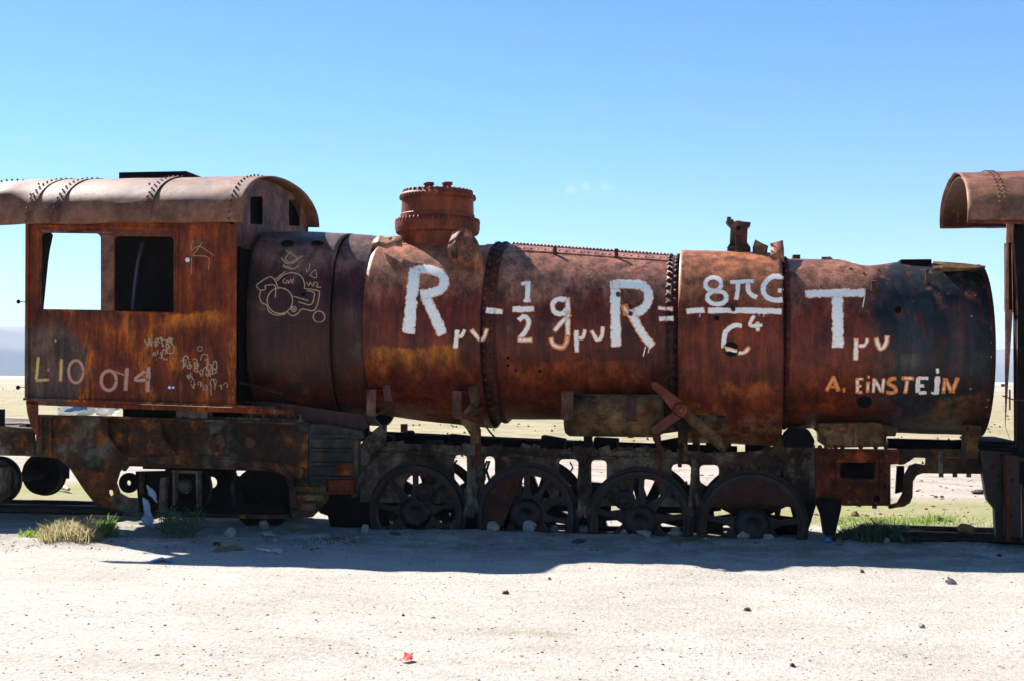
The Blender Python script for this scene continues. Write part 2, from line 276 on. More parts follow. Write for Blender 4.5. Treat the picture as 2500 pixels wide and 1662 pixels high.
# ------------------------------------------------------------------ mesh helpers
class MB:
    def __init__(s): s.v = []; s.f = []; s.sm = []
    def add(s, vs, fs, smooth=False):
        o = len(s.v); s.v += [tuple(v) for v in vs]; s.f += [tuple(i+o for i in f) for f in fs]; s.sm += [smooth]*len(fs); return s
    def box(s, a, b, rot=None, c=None):
        xs, ys, zs = (a[0], b[0]), (a[1], b[1]), (a[2], b[2])
        vs = [Vector((xs[i], ys[j], zs[k])) for i in (0, 1) for j in (0, 1) for k in (0, 1)]
        if rot is not None: vs = [c+rot@(v-c) for v in vs]
        return s.add(vs, [(0, 1, 3, 2), (4, 6, 7, 5), (0, 4, 5, 1), (2, 3, 7, 6), (0, 2, 6, 4), (1, 5, 7, 3)])
    def bx(s, x0, y0, x1, y1, Y0, Y1):             # a box given by its front rectangle at depth Y0
        a = P(x0, y0, Y0); b = P(x1, y1, Y0)
        return s.box((a.x, Y0, b.z), (b.x, Y1, a.z))
    def plate(s, outer, holes=(), Y0=0, Y1=.02):   # polygon given in photo coordinates at depth Y0, extruded to Y1
        loops = [[P(x, y, Y0) for x, y in L] for L in (outer, *holes)]
        return s.slab([[Vector((p.x, p.z)) for p in L] for L in loops], Y0, Y1)
    def slab(s, loops, Y0, Y1):
        flat = [p for L in loops for p in L]; n = len(flat)
        tr = tessellate_polygon([[Vector((p.x, p.y, 0)) for p in L] for L in loops])
        vs = [(p.x, Y0, p.y) for p in flat]+[(p.x, Y1, p.y) for p in flat]
        fs = [tuple(t) for t in tr]+[tuple(i+n for i in reversed(t)) for t in tr]; o = 0
        for L in loops:
            k = len(L)
            fs += [(o+i, o+(i+1) % k, o+(i+1) % k+n, o+i+n) for i in range(k)]; o += k
        return s.add(vs, fs)
    def poly3(s, pts, th):                         # a thin free plate through 3-D points, with thickness vector
        n = len(pts); t = Vector(th)
        vs = [Vector(p) for p in pts]; vs += [v+t for v in vs]
        return s.add(vs, [tuple(range(n)), tuple(range(2*n-1, n-1, -1))]+[(i, i+n, (i+1) % n+n, (i+1) % n) for i in range(n)])
    def tube(s, pts, r, n=10, cap=True):
        pts = [Vector(p) for p in pts]; rs = r if isinstance(r, (list, tuple)) else [r]*len(pts); vs = []; fs = []
        up = None
        for i, p in enumerate(pts):
            d = (pts[min(i+1, len(pts)-1)]-pts[max(i-1, 0)]).normalized()
            if up is None: up = Vector((0, 0, 1)) if abs(d.z) < .9 else Vector((1, 0, 0))
            a = d.cross(up).normalized(); b = a.cross(d); up = b
            for k in range(n):
                w = 2*math.pi*k/n; vs.append(p+(a*math.cos(w)+b*math.sin(w))*rs[i])
        for i in range(len(pts)-1):
            for k in range(n): fs.append((i*n+k, i*n+(k+1) % n, (i+1)*n+(k+1) % n, (i+1)*n+k))
        s.add(vs, fs, n > 7)
        if cap: s.add(vs[:n], [tuple(range(n))]); s.add(vs[-n:], [tuple(range(n-1, -1, -1))])
        return s
    def lathe(s, c, prof, axis='Z', n=40, smooth=True):   # prof: (radius, along)
        c = Vector(c); vs = []; fs = []
        for r, h in prof:
            for k in range(n):
                w = 2*math.pi*k/n; a, b = r*math.cos(w), r*math.sin(w)
                vs.append(c+(Vector((a, b, h)) if axis == 'Z' else Vector((a, h, b)) if axis == 'Y' else Vector((h, a, b))))
        for i in range(len(prof)-1):
            for k in range(n): fs.append((i*n+k, i*n+(k+1) % n, (i+1)*n+(k+1) % n, (i+1)*n+k))
        s.add(vs, fs, smooth)
        if prof[0][0] > 1e-4: s.add(vs[:n], [tuple(range(n))])
        if prof[-1][0] > 1e-4: s.add(vs[-n:], [tuple(range(n))])
        return s
    def stud(s, p, nrm, r, h=None, n=6):           # rivet head
        h = h or r*.7; nrm = Vector(nrm).normalized(); a = nrm.orthogonal().normalized(); b = nrm.cross(a); vs = []
        for rr, hh in ((1, -.3), (1, .25), (.6, .85)):
            for k in range(n):
                w = 2*math.pi*k/n; vs.append(Vector(p)+(a*math.cos(w)+b*math.sin(w))*r*rr+nrm*h*hh)
        vs.append(Vector(p)+nrm*h); fs = []
        for i in (0, 1):
            for k in range(n): fs.append((i*n+k, i*n+(k+1) % n, (i+1)*n+(k+1) % n, (i+1)*n+k))
        fs += [(2*n+k, 2*n+(k+1) % n, 3*n) for k in range(n)]
        return s.add(vs, fs, True)
    def build_each(s, name, mat, parent=None, bevel=0):
        par = list(range(len(s.v)))
        def fd(a):
            while par[a] != a: par[a] = par[par[a]]; a = par[a]
            return a
        for f in s.f:
            for i in f[1:]: par[fd(i)] = fd(f[0])
        if True:      # pieces that share an exact corner count as one
            seen = {}
            for i, v in enumerate(s.v):
                k = tuple(round(c, 4) for c in v)
                if k in seen: par[fd(i)] = fd(seen[k])
                else: seen[k] = i
        gs = {}
        for f, sm in zip(s.f, s.sm): gs.setdefault(fd(f[0]), []).append((f, sm))
        out = []
        for g in gs.values():
            m = MB(); ix = {}
            for f, sm in g:
                for i in f:
                    if i not in ix: ix[i] = len(m.v); m.v.append(s.v[i])
                m.f.append(tuple(ix[i] for i in f)); m.sm.append(sm)
            out.append(m.build(name, mat, parent, bevel))
        return out
    def build(s, name, mat, parent=None, bevel=0, label=None, wear=None, mod=None):
        vs = [Vector(v) for v in s.v]
        c = sum(vs, Vector())/max(1, len(vs)); c = Vector((c.x, c.y, min(v.z for v in vs)))
        me = bpy.data.meshes.new(name); me.from_pydata([v-c for v in vs], [], s.f); me.materials.append(M[mat] if isinstance(mat, str) else mat)
        me.polygons.foreach_set('use_smooth', s.sm); me.update()
        if wear:
            at = me.color_attributes.new('wear', 'FLOAT_COLOR', 'POINT')
            for i, w in enumerate(wear): at.data[i].color = (w[0], w[1], 0, 1)
        import bmesh
        bm = bmesh.new(); bm.from_mesh(me); bmesh.ops.recalc_face_normals(bm, faces=bm.faces); bm.to_mesh(me); bm.free()
        o = bpy.data.objects.new(name, me); COL.objects.link(o)
        WL[o.name] = c
        if parent is not None: o.parent = parent; o.location = c-WL[parent.name]
        else: o.location = c
        if label: o['label'] = label
        if bevel:
            b = o.modifiers.new('bevel', 'BEVEL'); b.width = bevel; b.segments = 2; b.limit_method = 'ANGLE'; b.angle_limit = R(40)
        return o
WL = {}
def root(name, loc, label, cat, group=None):
    o = bpy.data.objects.new(name, None); COL.objects.link(o); o.location = loc; o.empty_display_size = .3
    WL[o.name] = Vector(loc); o['label'] = label; o['category'] = cat
    if group: o['group'] = group
    return o
def tag(o, label, cat, group=None, kind=None):
    if label: o['label'] = label
    if cat: o['category'] = cat
    if group: o['group'] = group
    if kind: o['kind'] = kind
    return o
def nz(v, s=1.0, seed=0): return noise.noise(Vector(v)*s+Vector((seed, seed*2.3, -seed)))

def ring_pt(rg, w):
    """rg = (X, zc, rv, rh, flat): angle w from crown (0) towards the near side (positive)"""
    X, zc, rv, rh, e = rg
    s_, c_ = math.sin(w), math.cos(w)
    k = 2/e
    return Vector((X, YC-rh*math.copysign(abs(s_)**k, s_), zc+rv*math.copysign(abs(c_)**k, c_)))
def mk_ring(px, yt, yb, rh=None, e=2.0):
    X = P(px, (yt+yb)/2, YC-(rh or 1.1)).x
    zt, zb = Zat(X, YC, yt), Zat(X, YC, yb); rv = (zt-zb)/2
    return (X, (zt+zb)/2, rv, rh or rv, e)
def shell(rings, w0=-180, w1=180, n=72, sub=10, dent=.006, thick=.012, seed=0, cut=None, zclip=None):
    mb = MB(); full = (w1-w0) >= 359
    rr = []
    for a, b in zip(rings, rings[1:]):
        for i in range(sub): rr.append(tuple(a[j]+(b[j]-a[j])*i/sub for j in range(5)))
    rr.append(rings[-1]); cols = n if full else n+1
    ws = [R(w0+(w1-w0)*k/n) for k in range(cols)]
    def layer(d):
        out = []
        for rg in rr:
            for w in ws:
                p = ring_pt(rg, w); q = ring_pt(rg, w+.01)-ring_pt(rg, w-.01)
                nn = Vector((0, -q.z, q.y)).normalized()
                if nn.dot(Vector((0, p.y-YC, p.z-rg[1]))) < 0: nn = -nn
                p = p+nn*(nz(p, 2.1, seed)*dent+nz(p, .7, seed+4)*dent*1.5-d)
                if zclip:
                    zc_ = zclip(p.x)
                    if zc_ is not None and p.z > zc_-d: p.z = zc_-d
                out.append(p)
        return out
    V0, V1 = layer(0), layer(thick); N = len(V0); fs = []
    keep = set()
    for i in range(len(rr)-1):
        for k in range(n):
            k2 = (k+1) % cols
            if cut:
                wm = math.degrees((ws[k]+ws[k]+R((w1-w0)/n))/2); xm = (rr[i][0]+rr[i+1][0])/2
                if cut(xm, wm): continue
            keep.add((i, k)); fs.append((i*cols+k, i*cols+k2, (i+1)*cols+k2, (i+1)*cols+k))
    m = len(fs); fs += [tuple(N+j for j in reversed(f)) for f in fs[:m]]
    sm = [True]*len(fs)
    for (i, k) in keep:
        k2 = (k+1) % cols; A, B, C_, D = i*cols+k, i*cols+k2, (i+1)*cols+k2, (i+1)*cols+k
        kp = (k-1) % n if full else k-1; kn = (k+1) % n if full else k+1
        for nb, (u, v) in (((i-1, k), (A, B)), ((i+1, k), (C_, D)), ((i, kp), (D, A)), ((i, kn), (B, C_))):
            if nb not in keep: fs.append((u, v, v+N, u+N)); sm.append(False)
    mb.v = [tuple(v) for v in V0+V1]; mb.f = fs; mb.sm = sm
    return mb

# ================================================================== THE LOCOMOTIVE
g0 = G(1300, 1320)
LOC = root('steam_locomotive', (g0.x, YC, 0), 'large rusted steam locomotive without chimney, white equation painted along its boiler', 'locomotive')

# boiler sections, back to front ----------------------------------------------------
fireR = [mk_ring(602, 571, 1022, 1.2, 2.9), mk_ring(700, 571, 1022, 1.2, 2.8), mk_ring(806, 573, 1030, 1.18, 2.6)]
bandR = [mk_ring(806, 576, 1032, 1.14, 2.3), mk_ring(845, 577, 1036, 1.15, 2.2), mk_ring(884, 580, 1038, 1.17, 2.1)]
jackR = [mk_ring(884, 588, 1012, 1.2, 2.1), mk_ring(1030, 592, 1032, 1.2, 2.05), mk_ring(1172, 594, 1046, 1.2, 2.0)]
boilR = [mk_ring(1150, 600, 1022, None, 2.0), mk_ring(1215, 601, 1023, None, 2.0), mk_ring(1638, 630, 1026, None, 2.0), mk_ring(1690, 633, 1026, None, 2.0)]
jac2R = [mk_ring(1655, 612, 1078, 1.16, 2.15), mk_ring(1780, 614, 1082, 1.16, 2.15), mk_ring(1913, 618, 1090, 1.16, 2.15)]
smokR = [mk_ring(1925, 633, 1042, None, 2.0), mk_ring(2100, 634, 1050, None, 2.0), mk_ring(2300, 643, 1058, None, 2.0), mk_ring(2428, 651, 1062, None, 2.0)]

XJ0, XJ1 = jackR[0][0], jackR[-1][0]
def cut_jacket(x, w):          # torn open over the top
    t = (x-XJ0)/(XJ1-XJ0); lim = 15+5*math.sin(t*9)+7*nz((x*4, w*.02, 0))
    return -60 < w < lim
X2a = P(2010, 640, YC).x; X2b = P(2170, 640, YC).x
XC_ = [(P(px, 640, YC).x, Zat(P(px, 640, YC).x, YC, py)) for px, py in ((1925, 634), (1990, 632), (2006, 628), (2027, 628), (2045, 636), (2075, 649), (2100, 656), (2125, 655), (2155, 650), (2180, 645), (2196, 642))]
def clip_smoke(x):             # the crown sags into a scooped chimney opening
    for (a, za), (b, zb) in zip(XC_, XC_[1:]):
        if a <= x <= b: return za+(zb-za)*(x-a)/(b-a)
def cut_j2(x, w):
    xm = P(1823, 620, YC).x
    return abs(x-xm) < .18 and -30 < w < 20
def cap_disc(mb, rg, dx=0, n=72):
    vs = [ring_pt(rg, R(360*k/n))+Vector((dx, 0, 0)) for k in range(n)]
    vs += [v+Vector((.02, 0, 0)) for v in vs]
    return mb.add(vs, [tuple(range(n)), tuple(range(2*n-1, n-1, -1))]+[(k, (k+1) % n, (k+1) % n+n, k+n) for k in range(n)])

firebox = cap_disc(shell(fireR, dent=.012, seed=2), fireR[0], .03).build('firebox', 'firebox', LOC, label='dark brown firebox casing scratched with graffiti')
band = shell(bandR, dent=.012, seed=5).build('throat_band', 'firebox', LOC)
inner = shell([mk_ring(870, 603, 1000, 1.08, 2.0), mk_ring(1175, 600, 1018, 1.08, 2.0)], dent=.004, seed=3, sub=8).build('inner_barrel', 'boiler', LOC)
jacket = shell(jackR, dent=.014, seed=9, n=120, sub=16, cut=cut_jacket).build('boiler_jacket', 'jacket', LOC, label='torn outer boiler jacket carrying the first large letter R')
barrel = shell(boilR, dent=.004, seed=11, n=96, sub=8).build('boiler_barrel', 'boiler', LOC, label='riveted middle boiler barrel')
jacket2 = shell(jac2R, dent=.008, seed=15, n=120, sub=14).build('front_jacket', 'jacket2', LOC, label='front boiler jacket carrying the fraction')
mb = shell(smokR, dent=.008, seed=19, n=140, sub=30, zclip=clip_smoke)
smokebox = mb.build('smokebox', 'smokebox', LOC, label='smokebox blackened towards its front end')
inner2 = shell([mk_ring(1690, 640, 1026, None, 2.0), mk_ring(1935, 646, 1036, None, 2.0)], dent=0, seed=1, sub=4).build('inner_barrel', 'black', LOC)
mb = MB(); cap_disc(mb, mk_ring(1990, 668, 1030, None, 2.0)).build('tube_plate', 'black', LOC)

bvs = []
for mbo in (firebox, band, jacket, barrel, jacket2, smokebox):
    pass
def bvh_of(objs):
    vs = []; fs = []
    for o in objs:
        c = WL[o.name]; k = len(vs); vs += [v.co+c for v in o.data.vertices]; fs += [tuple(k+i for i in p.vertices) for p in o.data.polygons]
    return BVHTree.FromPolygons(vs, fs)
BV = bvh_of([firebox, band, jacket, barrel, jacket2, smokebox, inner])
def hit(px, py, bv=None, off=.005):
    d = (Fw+RX*((px-1250)/F_PX)-UY*((py-831)/F_PX)).normalized()
    p, nrm, i, dist = (bv or BV).ray_cast(CAM, d)
    if p is None: return None
    if nrm.dot(d) > 0: nrm = -nrm
    return p+nrm*off, nrm

# riveted seams
def seam(name, px, rows, width, ring, r=.028, count=62, proud=.03, parent=LOC):
    mb = MB(); X, zc, rv, rh, e = ring
    hw = mpx(width)/2; n = 96; prof = ((-hw, 0), (-hw, proud), (hw, proud), (hw, 0)); vs = []; fs = []
    for dx, dr in prof:
        for k in range(n): p = ring_pt((X+dx, zc, rv+dr, rh+dr, e), 2*math.pi*k/n); vs.append(p)
    for i in range(3):
        for k in range(n): fs.append((i*n+k, i*n+(k+1) % n, (i+1)*n+(k+1) % n, (i+1)*n+k))
    mb.add(vs, fs, True)
    for j, dx in enumerate(rows):
        for k in range(count):
            w = 2*math.pi*(k+.5*(j % 2))/count; g = (X+dx, zc, rv+proud, rh+proud, e); p = ring_pt(g, w)
            mb.stud(p, (0, p.y-YC, p.z-zc), r)
    return mb.build(name, 'seam', parent)
def at_ring(rings, px):
    X = P(px, 830, .35).x
    for a, b in zip(rings, rings[1:]):
        if a[0] <= X <= b[0]:
            t = (X-a[0])/(b[0]-a[0]); return (X,)+tuple(a[j]+(b[j]-a[j])*t for j in range(1, 5))
    g = rings[0] if X < rings[0][0] else rings[-1]; return (X,)+g[1:]
s1 = seam('riveted_seam', 1194, (-.055, .04), 34, at_ring(boilR, 1194), r=.036, count=56)
s2 = seam('riveted_seam', 1639, (-.05, .045), 28, at_ring(boilR, 1639), r=.034, count=58)
gH = smokR[0]; XH = P(1923, 830, .35).x
s3 = seam('riveted_seam', 1921, (.0,), 16, (XH, gH[1], gH[2]-.01, gH[3]-.01, 2.0), r=.032, proud=.02, count=60)
# longitudinal crown seam with bolts
mb = MB(); a, b = boilR[1], boilR[2]
for k in range(46):
    t = (k+.6)/46.5; g = tuple(a[j]+(b[j]-a[j])*t for j in range(5)); p = ring_pt(g, R(4)); mb.stud(p+Vector((0, 0, .02)), (0, 0, 1), .032, .03)
    if k % 2 == 0: p = ring_pt(g, R(20)); mb.stud(p, (0, -.35, .93), .026, .03)
vs = []
for g in (a, b):
    for w in (-8, 24): vs.append(ring_pt(g, R(w))+Vector((0, -.002, .014)))
for w in (0, 8, 16):
    pass
for k in range(8):
    w = -8+4*k; q = [ring_pt(a, R(w)), ring_pt(a, R(w+4)), ring_pt(b, R(w+4)), ring_pt(b, R(w))]
    up = [Vector((0, -math.sin(R(w+2))*.018, math.cos(R(w+2))*.018))]*4
    mb.add([p+u for p, u in zip(q, up)], [(0, 1, 2, 3)], True)
e1 = [ring_pt(a, R(24)), ring_pt(b, R(24))]; n24 = Vector((0, -.4, .91))
mb.add([e1[0], e1[0]+n24*.018, e1[1]+n24*.018, e1[1]], [(0, 1, 2, 3)])
mb.build('crown_seam', 'boiler', LOC)

# small fittings on the boiler ---------------------------------------------------------
def peg(px, py, lenp, r, up=(0, -.15, 1), parent=LOC, mat='bracket', name='stud_peg', n=8, flat=False):
    h = hit(px, py, off=0)
    if not h: return
    p, nr = h; u = Vector(up).normalized(); L = mpx(lenp)
    mb = MB()
    if flat: mb.box(p+Vector((-r, -.012, -.03)), p+Vector((r, .012, L)))
    else:
        mb.lathe(p, [(r*1.5, -.02), (r*1.5, .015)], 'Z', 10); mb.tube([p, p+u*L*.85], r, n); mb.tube([p+u*L*.8, p+u*L], r*1.45, n)
    return mb.build(name, mat, parent)
peg(1355, 622, 20, .022, flat=True, name='jacket_bracket'); peg(1505, 630, 24, .022, flat=True, name='jacket_bracket')
peg(2133, 708, 22, .03); peg(2262, 690, 32, .018); peg(2112, 770, 12, .04, (0, -1, .3)); 
for px, py in ((1022, 733), (1540, 768), (1540, 752), (1385, 712), (1447, 715), (1509, 722), (1790, 757), (1787, 750)):
    h = hit(px, py, off=0)
    if h: MB().tube([h[0]-h[1]*.01, h[0]+h[1]*.05], .026, 8).build('stud_peg', 'bracket', LOC)
def opening(px, py, rx, rz, name='plug_hole', rim=True):
    h = hit(px, py, off=.0)
    if not h: return
    p, nr = h; a = Vector((1, 0, 0)); a = (a-nr*a.dot(nr)).normalized(); b = nr.cross(a); mb = MB(); n = 24
    rxm, rzm = mpx(rx), mpx(rz)
    mk = lambda k, s_, d: [p+a*math.cos(2*math.pi*i/n)*rxm*s_+b*math.sin(2*math.pi*i/n)*rzm*s_+nr*d for i in range(n)]
    if rim:
        L = [mk(0, 1.12, -.02), mk(0, 1.12, .012), mk(0, 1.0, .012), mk(0, .95, .007)]
        vs = sum(L, []); mb.add(vs, [(j*n+i, j*n+(i+1) % n, (j+1)*n+(i+1) % n, (j+1)*n+i) for j in range(3) for i in range(n)], True)
        o = mb.build(name, 'seam', LOC)
        m2 = MB(); m2.add(mk(0, .97, .006), [tuple(range(n))]); m2.build('hollow', 'hole', o)
    else:
        mb.add(mk(0, 1, .006), [tuple(range(n))]).build(name, 'hole', LOC)
opening(702, 596, 17, 13); opening(776, 596, 17, 13); opening(1785, 852, 17, 17)
opening(2110, 980, 19, 21, 'wash_out_hole'); opening(2192, 757, 8, 9); opening(1750, 778, 7, 6); opening(741, 720, 7, 6)
for px, py in ((1259, 903), (1240, 873), (1240, 891), (1318, 905), (2076, 657), (2109, 669), (2144, 661)): opening(px, py, 4, 4, rim=False)
# pale rivet holes at the smokebox front edge
mb = MB()
for px, py in ((2380, 722), (2416, 713), (2420, 740), (2421, 770), (2421, 802), (2422, 836), (2421, 870), (2413, 975), (2409, 992), (2372, 773), (2369, 948)):
    h = hit(px, py, off=.004)
    if h: mb.stud(h[0], h[1], .014, .004, 8)
mb.build('rivet_row', 'sheen', LOC)
# smokebox front rim
g = smokR[-1]; seam('smokebox_ring', 2424, (.0,), 10, (g[0]+.0, g[1], g[2], g[3], 2.0), r=.014, count=70, proud=.014)

# dome ---------------------------------------------------------------------------------
xd = P(1068, 560, YC).x; zz = lambda y: Zat(xd, YC, y); pr = lambda n: mpx(n, YC)
prof = [(pr(92), zz(612)), (pr(92), zz(572)), (pr(104), zz(570)), (pr(106), zz(560)), (pr(106), zz(548)), (pr(103), zz(541)), (pr(94), zz(540)), (pr(93), zz(526)), (pr(91), zz(524)),
        (pr(89.5), zz(489)), (pr(95), zz(487)), (pr(94), zz(479)), (pr(86), zz(472)), (pr(83), zz(467)), (pr(20), zz(466)), (0, zz(466))]
mb = MB().lathe((xd, YC, 0), prof, 'Z', 96, False)
for (y, rr, n, r) in ((544, 101, 52, .032), (568, 97, 52, .026), (483, 93, 60, .018), (471, 85, 36, .020)):
    for k in range(n):
        w = 2*math.pi*k/n; mb.lathe((xd+pr(rr)*math.cos(w), YC+pr(rr)*math.sin(w), zz(y)), [(r*.9, -.03), (r, 0), (r*.7, r*1.3), (0, r*1.4)], 'Z', 6)
dome = mb.build('steam_dome', 'dome', LOC)
for px in (1047, 1092):
    x = P(px, 463, YC-.1).x
    m2 = MB().lathe((x, YC-.1, zz(467)), [(.075, -.02), (.075, .02), (.055, .025), (.055, .065), (.072, .067), (.072, .10), (0, .102)], 'Z', 16)
    m2.build('valve_stub', 'dome', dome)

# torn flaps of the jacket
def ribbon(rows, th=.01, nu=10):
    """smooth sheet through rows of 3-D points"""
    mb = MB(); vs = []; n = len(rows[0])
    for r_ in rows: vs += [Vector(p) for p in r_]
    N = len(vs); fs = [(i*n+k, i*n+k+1, (i+1)*n+k+1, (i+1)*n+k) for i in range(len(rows)-1) for k in range(n-1)]
    off = Vector((0, th, th*.3)); vs2 = vs+[v+off for v in vs]
    e = [tuple(N+j for j in reversed(f)) for f in fs]
    rim = [i for i in range(n)]+[i*n+n-1 for i in range(1, len(rows))]+[(len(rows)-1)*n+k for k in range(n-2, -1, -1)]+[i*n for i in range(len(rows)-2, 0, -1)]
    sd_ = [(rim[i], rim[(i+1) % len(rim)], rim[(i+1) % len(rim)]+N, rim[i]+N) for i in range(len(rim))]
    mb.add(vs2, fs+e+sd_, True); return mb
rowsL = []
lp = [(908, 592), (925, 588), (944, 594), (962, 586), (982, 590)]; tp = [(912, 586), (928, 575), (943, 581), (960, 577), (979, 578)]
a_ = [P(x, y+14, .62) for x, y in lp]; b_ = [P(x, y, .70) for x, y in lp]; c_ = [P(x, y-1, .80) for x, y in tp]
ribbon([a_, b_, c_]).build('torn_flap', 'jacket', LOC)
A = [P(x, y, .50) for x, y in ((1096, 640), (1125, 650), (1150, 655), (1178, 660))]
B = [P(x, y, .44) for x, y in ((1092, 607), (1118, 612), (1150, 618), (1178, 625))]
C_ = [P(x, y, .50) for x, y in ((1094, 598), (1121, 582), (1150, 590), (1172, 606))]
D = [P(x, y, .62) for x, y in ((1103, 568), (1132, 556), (1150, 566), (1166, 590))]
E = [P(x, y, .30) for x, y in ((1092, 597), (1110, 598), (1124, 575), (1133, 558))]
ribbon([A, B, C_, D]).build('torn_flap', 'jacket', LOC)
ribbon([[P(x, y, .62) for x, y in ((1105, 570), (1118, 562), (1133, 557))], [P(x, y, .40) for x, y in ((1099, 585), (1112, 577), (1126, 570))], [P(x, y, .34) for x, y in ((1091, 598), (1101, 597), (1113, 586))]]).build('torn_flap', 'pinkplate', LOC, label='sunlit curled tip of the torn jacket')
MB().bx(1102, 607, 1114, 632, .36, .42).build('jacket_bracket', 'bracket', LOC)

# pump stand on the crown of the front jacket --------------------------------------------
xp = P(1803, 600, YC).x
mb = MB(); 
mb.plate(Q(r4, [(650, 470), (645, 385), (668, 350), (676, 200), (640, 165), (640, 135), (700, 130), (712, 160), (775, 150), (860, 158), (855, 180), (832, 205), (826, 340), (858, 385), (856, 470)]), [], YC-.12, YC+.12)
pump = mb.build('pump_stand', 'bracket', LOC, .008)
c = P(*r4(748, 215), YC-.12); 
mb = MB().lathe(c, [(mpx(18, YC), -.06), (mpx(18, YC), .0)], 'Y', 28); 
for k in range(6): mb.lathe(c+Vector((math.cos(k*1.05)*.085, -.06, math.sin(k*1.05)*.085)), [(.011, -.012), (.011, 0)], 'Y', 6)
mb.build('round_flange', 'bracket', pump); MB().lathe(c, [(mpx(5.5, YC), -.066), (mpx(5.5, YC), -.05)], 'Y', 16).build('hollow', 'hole', pump)
mb = MB(); mb.bx(*r4(722, 280), *r4(732, 380), YC-.2, YC-.14); mb.bx(*r4(740, 280), *r4(748, 380), YC-.2, YC-.14); mb.bx(*r4(650, 378), *r4(855, 402), YC-.22, YC+.2)
mb.bx(*r4(722, 405), *r4(782, 485), YC-.3, YC-.12); mb.bx(*r4(648, 405), *r4(852, 480), YC-.2, YC+.2)
mb.tube([P(*r4(662, 150), YC), P(*r4(662, 112), YC)], .03, 8); mb.bx(*r4(634, 150), *r4(700, 168), YC-.05, YC+.05)
mb.build_each('pump_base', 'bracket', LOC, .006)
# broken collar plates beside it
ribbon([[P(*r4(x, y), 1.1) for x, y in ((876, 470), (940, 470), (1000, 470))], [P(*r4(x, y), 1.15) for x, y in ((874, 390), (945, 385), (1012, 390))], [P(*r4(x, y), 1.25) for x, y in ((898, 315), (950, 342), (1018, 374))]]).build('broken_collar', 'jacket2', LOC)
ribbon([[P(*r4(x, y), .85) for x, y in ((1030, 480), (1095, 500), (1160, 520))], [P(*r4(x, y), 1.05) for x, y in ((1045, 385), (1100, 395), (1158, 400))], [P(*r4(x, y), 1.3) for x, y in ((1032, 352), (1090, 335), (1148, 320))]]).build('broken_collar', 'jacket2', LOC)
MB().bx(*r4(1237, 450), *r4(1305, 520), YC-.15, YC+.15).bx(*r4(1195, 510), *r4(1330, 522), YC-.25, YC+.25).build('steam_pipe_stub', 'bracket', LOC, .006)
# chimney remains and loose plates on the smokebox crown
mb = MB(); mb.bx(*r5(965, 872), *r5(1250, 915), YC-.35, YC+.3); mb.build('chimney_base_plate', 'black', LOC, .01)
ribbon([[P(*r5(x, y), .75) for x, y in ((1265, 975), (1400, 985), (1560, 975), (1700, 1005))], [P(*r5(x, y), .8) for x, y in ((1262, 930), (1400, 935), (1560, 945), (1725, 985))],
        [P(*r5(x, y), 1.1) for x, y in ((1265, 893), (1400, 903), (1560, 915), (1740, 938))], [P(*r5(x, y), 1.5) for x, y in ((1270, 893), (1400, 900), (1560, 912), (1740, 935))]], .02).build('bent_plate', 'mudded', LOC)
mb = MB(); mb.plate(Q(r4, [(1495, 490), (1497, 470), (1575, 468), (1600, 490), (1700, 545), (1700, 600), (1495, 540)]), [], YC-.2, YC-.185); mb.build('chimney_saddle', 'smokebox', LOC)

# cab ------------------------------------------------------------------------------------
def rrect(x0, y0, x1, y1, r, bl=True, dy=0):
    pts = []
    for cx, cy, a0, rr in ((x0+r, y0+r, 180, r), (x1-r, y0+r, 270, r), (x1-2, y1-2, 0, 2), (x0+2, y1-2, 90, 2)):
        for k in range(5):
            w = R(a0+90*k/4); pts.append((cx+rr*math.cos(w), cy+rr*math.sin(w)+dy*(cx-x0)/(x1-x0)))
    return pts
w1 = rrect(102, 569, 246, 755, 12, dy=2); w2 = rrect(280, 576, 424, 761, 12, dy=2)
mb = MB().plate([(62, 536), (578, 548), (576, 990), (60, 972)], [w1, w2], 0, .014)
cab = mb.build('cab_side', 'cab', LOC, label='orange rusted cab side with two window openings')
def strip(mb, pts, w, Y0, Y1, closed=False):     # flat bar along a polyline in photo space
    for (ax, ay), (bx_, by) in zip(pts, pts[1:]+(pts[:1] if closed else [])):
        dx, dy = bx_-ax, by-ay; L = math.hypot(dx, dy) or 1; nx, ny = -dy/L*w/2, dx/L*w/2
        mb.plate([(ax+nx, ay+ny), (bx_+nx, by+ny), (bx_-nx, by-ny), (ax-nx, ay-ny)], [], Y0, Y1)
    return mb
fr = MB(); strip(fr, [(93, 760), (93, 554)], 5, -.022, -.002); strip(fr, [(92, 552), (433, 560)], 6, -.022, -.003); strip(fr, [(433, 563), (431, 766)], 5, -.022, -.002); strip(fr, [(431, 766), (92, 758)], 5, -.024, -.003)
fr.build('window_frame', 'cab', cab)
fr = MB(); strip(fr, [(98, 565), (428, 572)], 5, -.016, -.002); strip(fr, [(98, 568), (98, 756)], 3, -.014, -.002); strip(fr, [(427, 575), (427, 762)], 3, -.014, -.002)
fr.plate([(248, 574), (278, 575), (277, 763), (247, 762)], [], -.008, -.001); fr.build('window_mullion', 'cab_pink', cab)
mb = MB(); strip(mb, [(66, 540), (64, 970)], 8, -.03, -.002); mb.build('corner_angle', 'cab', cab)
mb = MB(); strip(mb, [(573, 550), (571, 988)], 9, -.018, -.002); mb.build('corner_angle', 'cab', cab)
mb = MB(); strip(mb, [(56, 973), (576, 991), (640, 994)], 6, -.07, .02); strip(mb, [(64, 981), (330, 992), (640, 1003), (720, 1006)], 12, .02, .05); mb.build_each('cab_sill', 'cab', LOC, .004)
mb = MB(); strip(mb, [(40, 537), (560, 547)], 5, -.035, .0)
for k in range(40): mb.stud(P(75+12.2*k, 546+.25*k, 0), (0, -1, 0), .009)
for k in range(12): p = P(62+2, 560+k*33, -.03); mb.stud(p, (0, -1, 0), .01)
